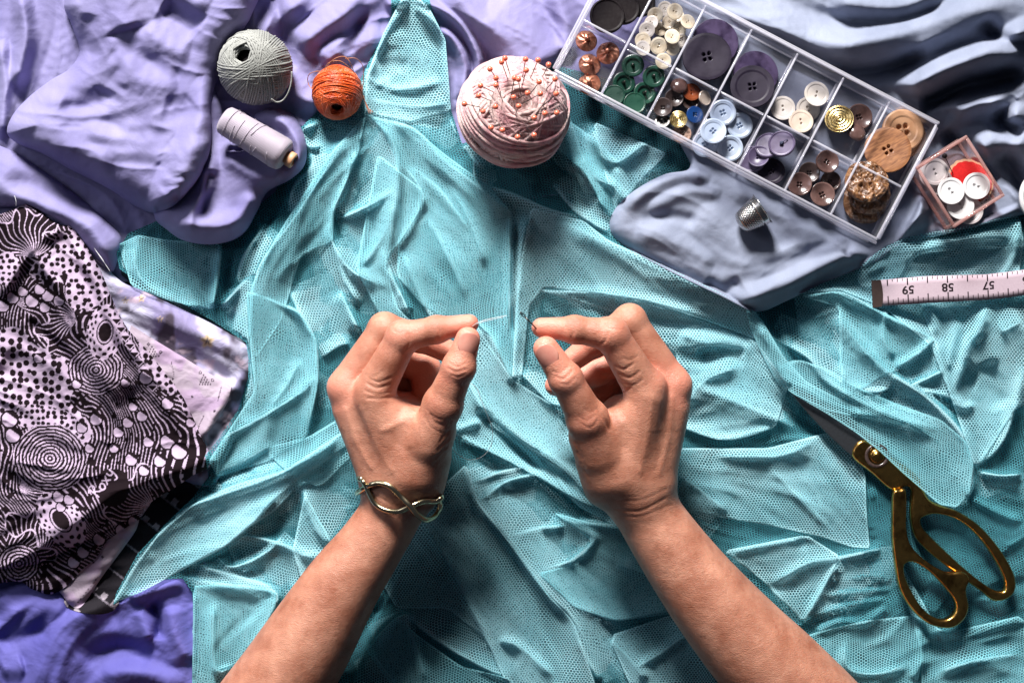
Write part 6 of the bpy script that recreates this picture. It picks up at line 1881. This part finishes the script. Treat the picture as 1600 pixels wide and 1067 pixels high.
# ------------------------------------------------------------------ bracelet
br = empty('bracelet', P(628, 783, 60)); tag(br, 'gold bracelet of two crossing wavy wires around the wrist of the hand at left', 'bracelet')
for w_ in ([(560, 744, 54), (566, 750, 66), (573, 762, 73), (585, 785, 81), (600, 796, 85), (620, 799, 87), (640, 792, 88), (662, 783, 84), (680, 783, 76), (690, 777, 63), (685, 774, 50), (660, 750, 41), (610, 735, 40), (575, 720, 48)],
           [(558, 770, 64), (575, 759, 75), (592, 754, 82), (610, 760, 87), (627, 776, 89), (641, 790, 89.5), (652, 804, 87), (668, 812, 80), (682, 803, 71), (687, 786, 60), (668, 768, 42), (620, 760, 38), (570, 765, 48)]):
    w_ = [(x, y, max(z, (skin_top(x, y) or 0) + 1.4) if z > 58 else z) for x, y, z in w_]
    cc_ = catmull(w_, 10, True)
    pts = [P(x, y, max(z, (skin_top(x, y) or 0) + 1.0) if z > 66 else z) for x, y, z in cc_]
    b = MB()
    b.tube(pts, [.0017] * len(pts), 12, closed=True, flat=.85); rel2(b.build('wire', M_BGOLD, br), br)

# ------------------------------------------------------------------ needle and thread
nd = empty('needle', P(843, 523, 101)); tag(nd, 'dark sewing needle with an eye held between thumb and forefinger of the hand at right', 'needle')
n0_, n1_ = P(813, 488, 106), P(858, 533, 100); d_ = (n1_ - n0_).normalized(); s_ = d_.cross(Vector((0, 0, 1))).normalized()
b = MB(); Ln = (n1_ - n0_).length
for sg in (1, -1):
    b.tube([n0_ + d_ * (.0045 * q) + s_ * sg * (.00055 * math.sin(q * math.pi) + .00008) for q in np.linspace(0, 1, 14)], .00028, 6)
b.tube([n0_ + d_ * .0044, n0_ + d_ * .008, n1_], [.00045, .0004, .0003], 8)
rel2(b.build('needle_shaft', M_DKMETAL, nd), nd)
M_WTH = mat_simple('white_thread', (.78, .78, .80), .6, nscale=800)
b = MB(); b.tube([P(*p) for p in catmull([(792, 493, 101), (776, 496, 102), (758, 500, 102), (742, 507, 101), (732, 520, 95), (724, 560, 78), (722, 590, 66), (743, 604, 60), (751, 622, 58), (762, 650, 54), (769, 670, 50), (768, 693, 46), (755, 712, 44), (734, 718, 44), (715, 709, 46), (700, 692, 50)], 8)], .00016, 5)
b.tube([P(*p) for p in catmull([(742, 507, 101), (760, 501.5, 103), (788, 495.5, 102)], 6)], .00010, 4)
tag(b.build('sewing_thread', M_WTH), 'thin white thread pinched in the hand at left, its end aimed at the needle', 'thread')

# frayed thread ends at the edge of the printed cloth
b = MB()
for pts in ([(142, 378, 30), (152, 395, 32), (164, 412, 31), (172, 424, 30)], [(150, 392, 32), (160, 405, 34), (166, 416, 32)], [(22, 304, 34), (25, 314, 35), (25, 322, 34)]):
    b.tube([P(*p) for p in catmull(pts, 6)], .00015, 4)
rel(b.build('frayed_threads', M_WTH), prn)
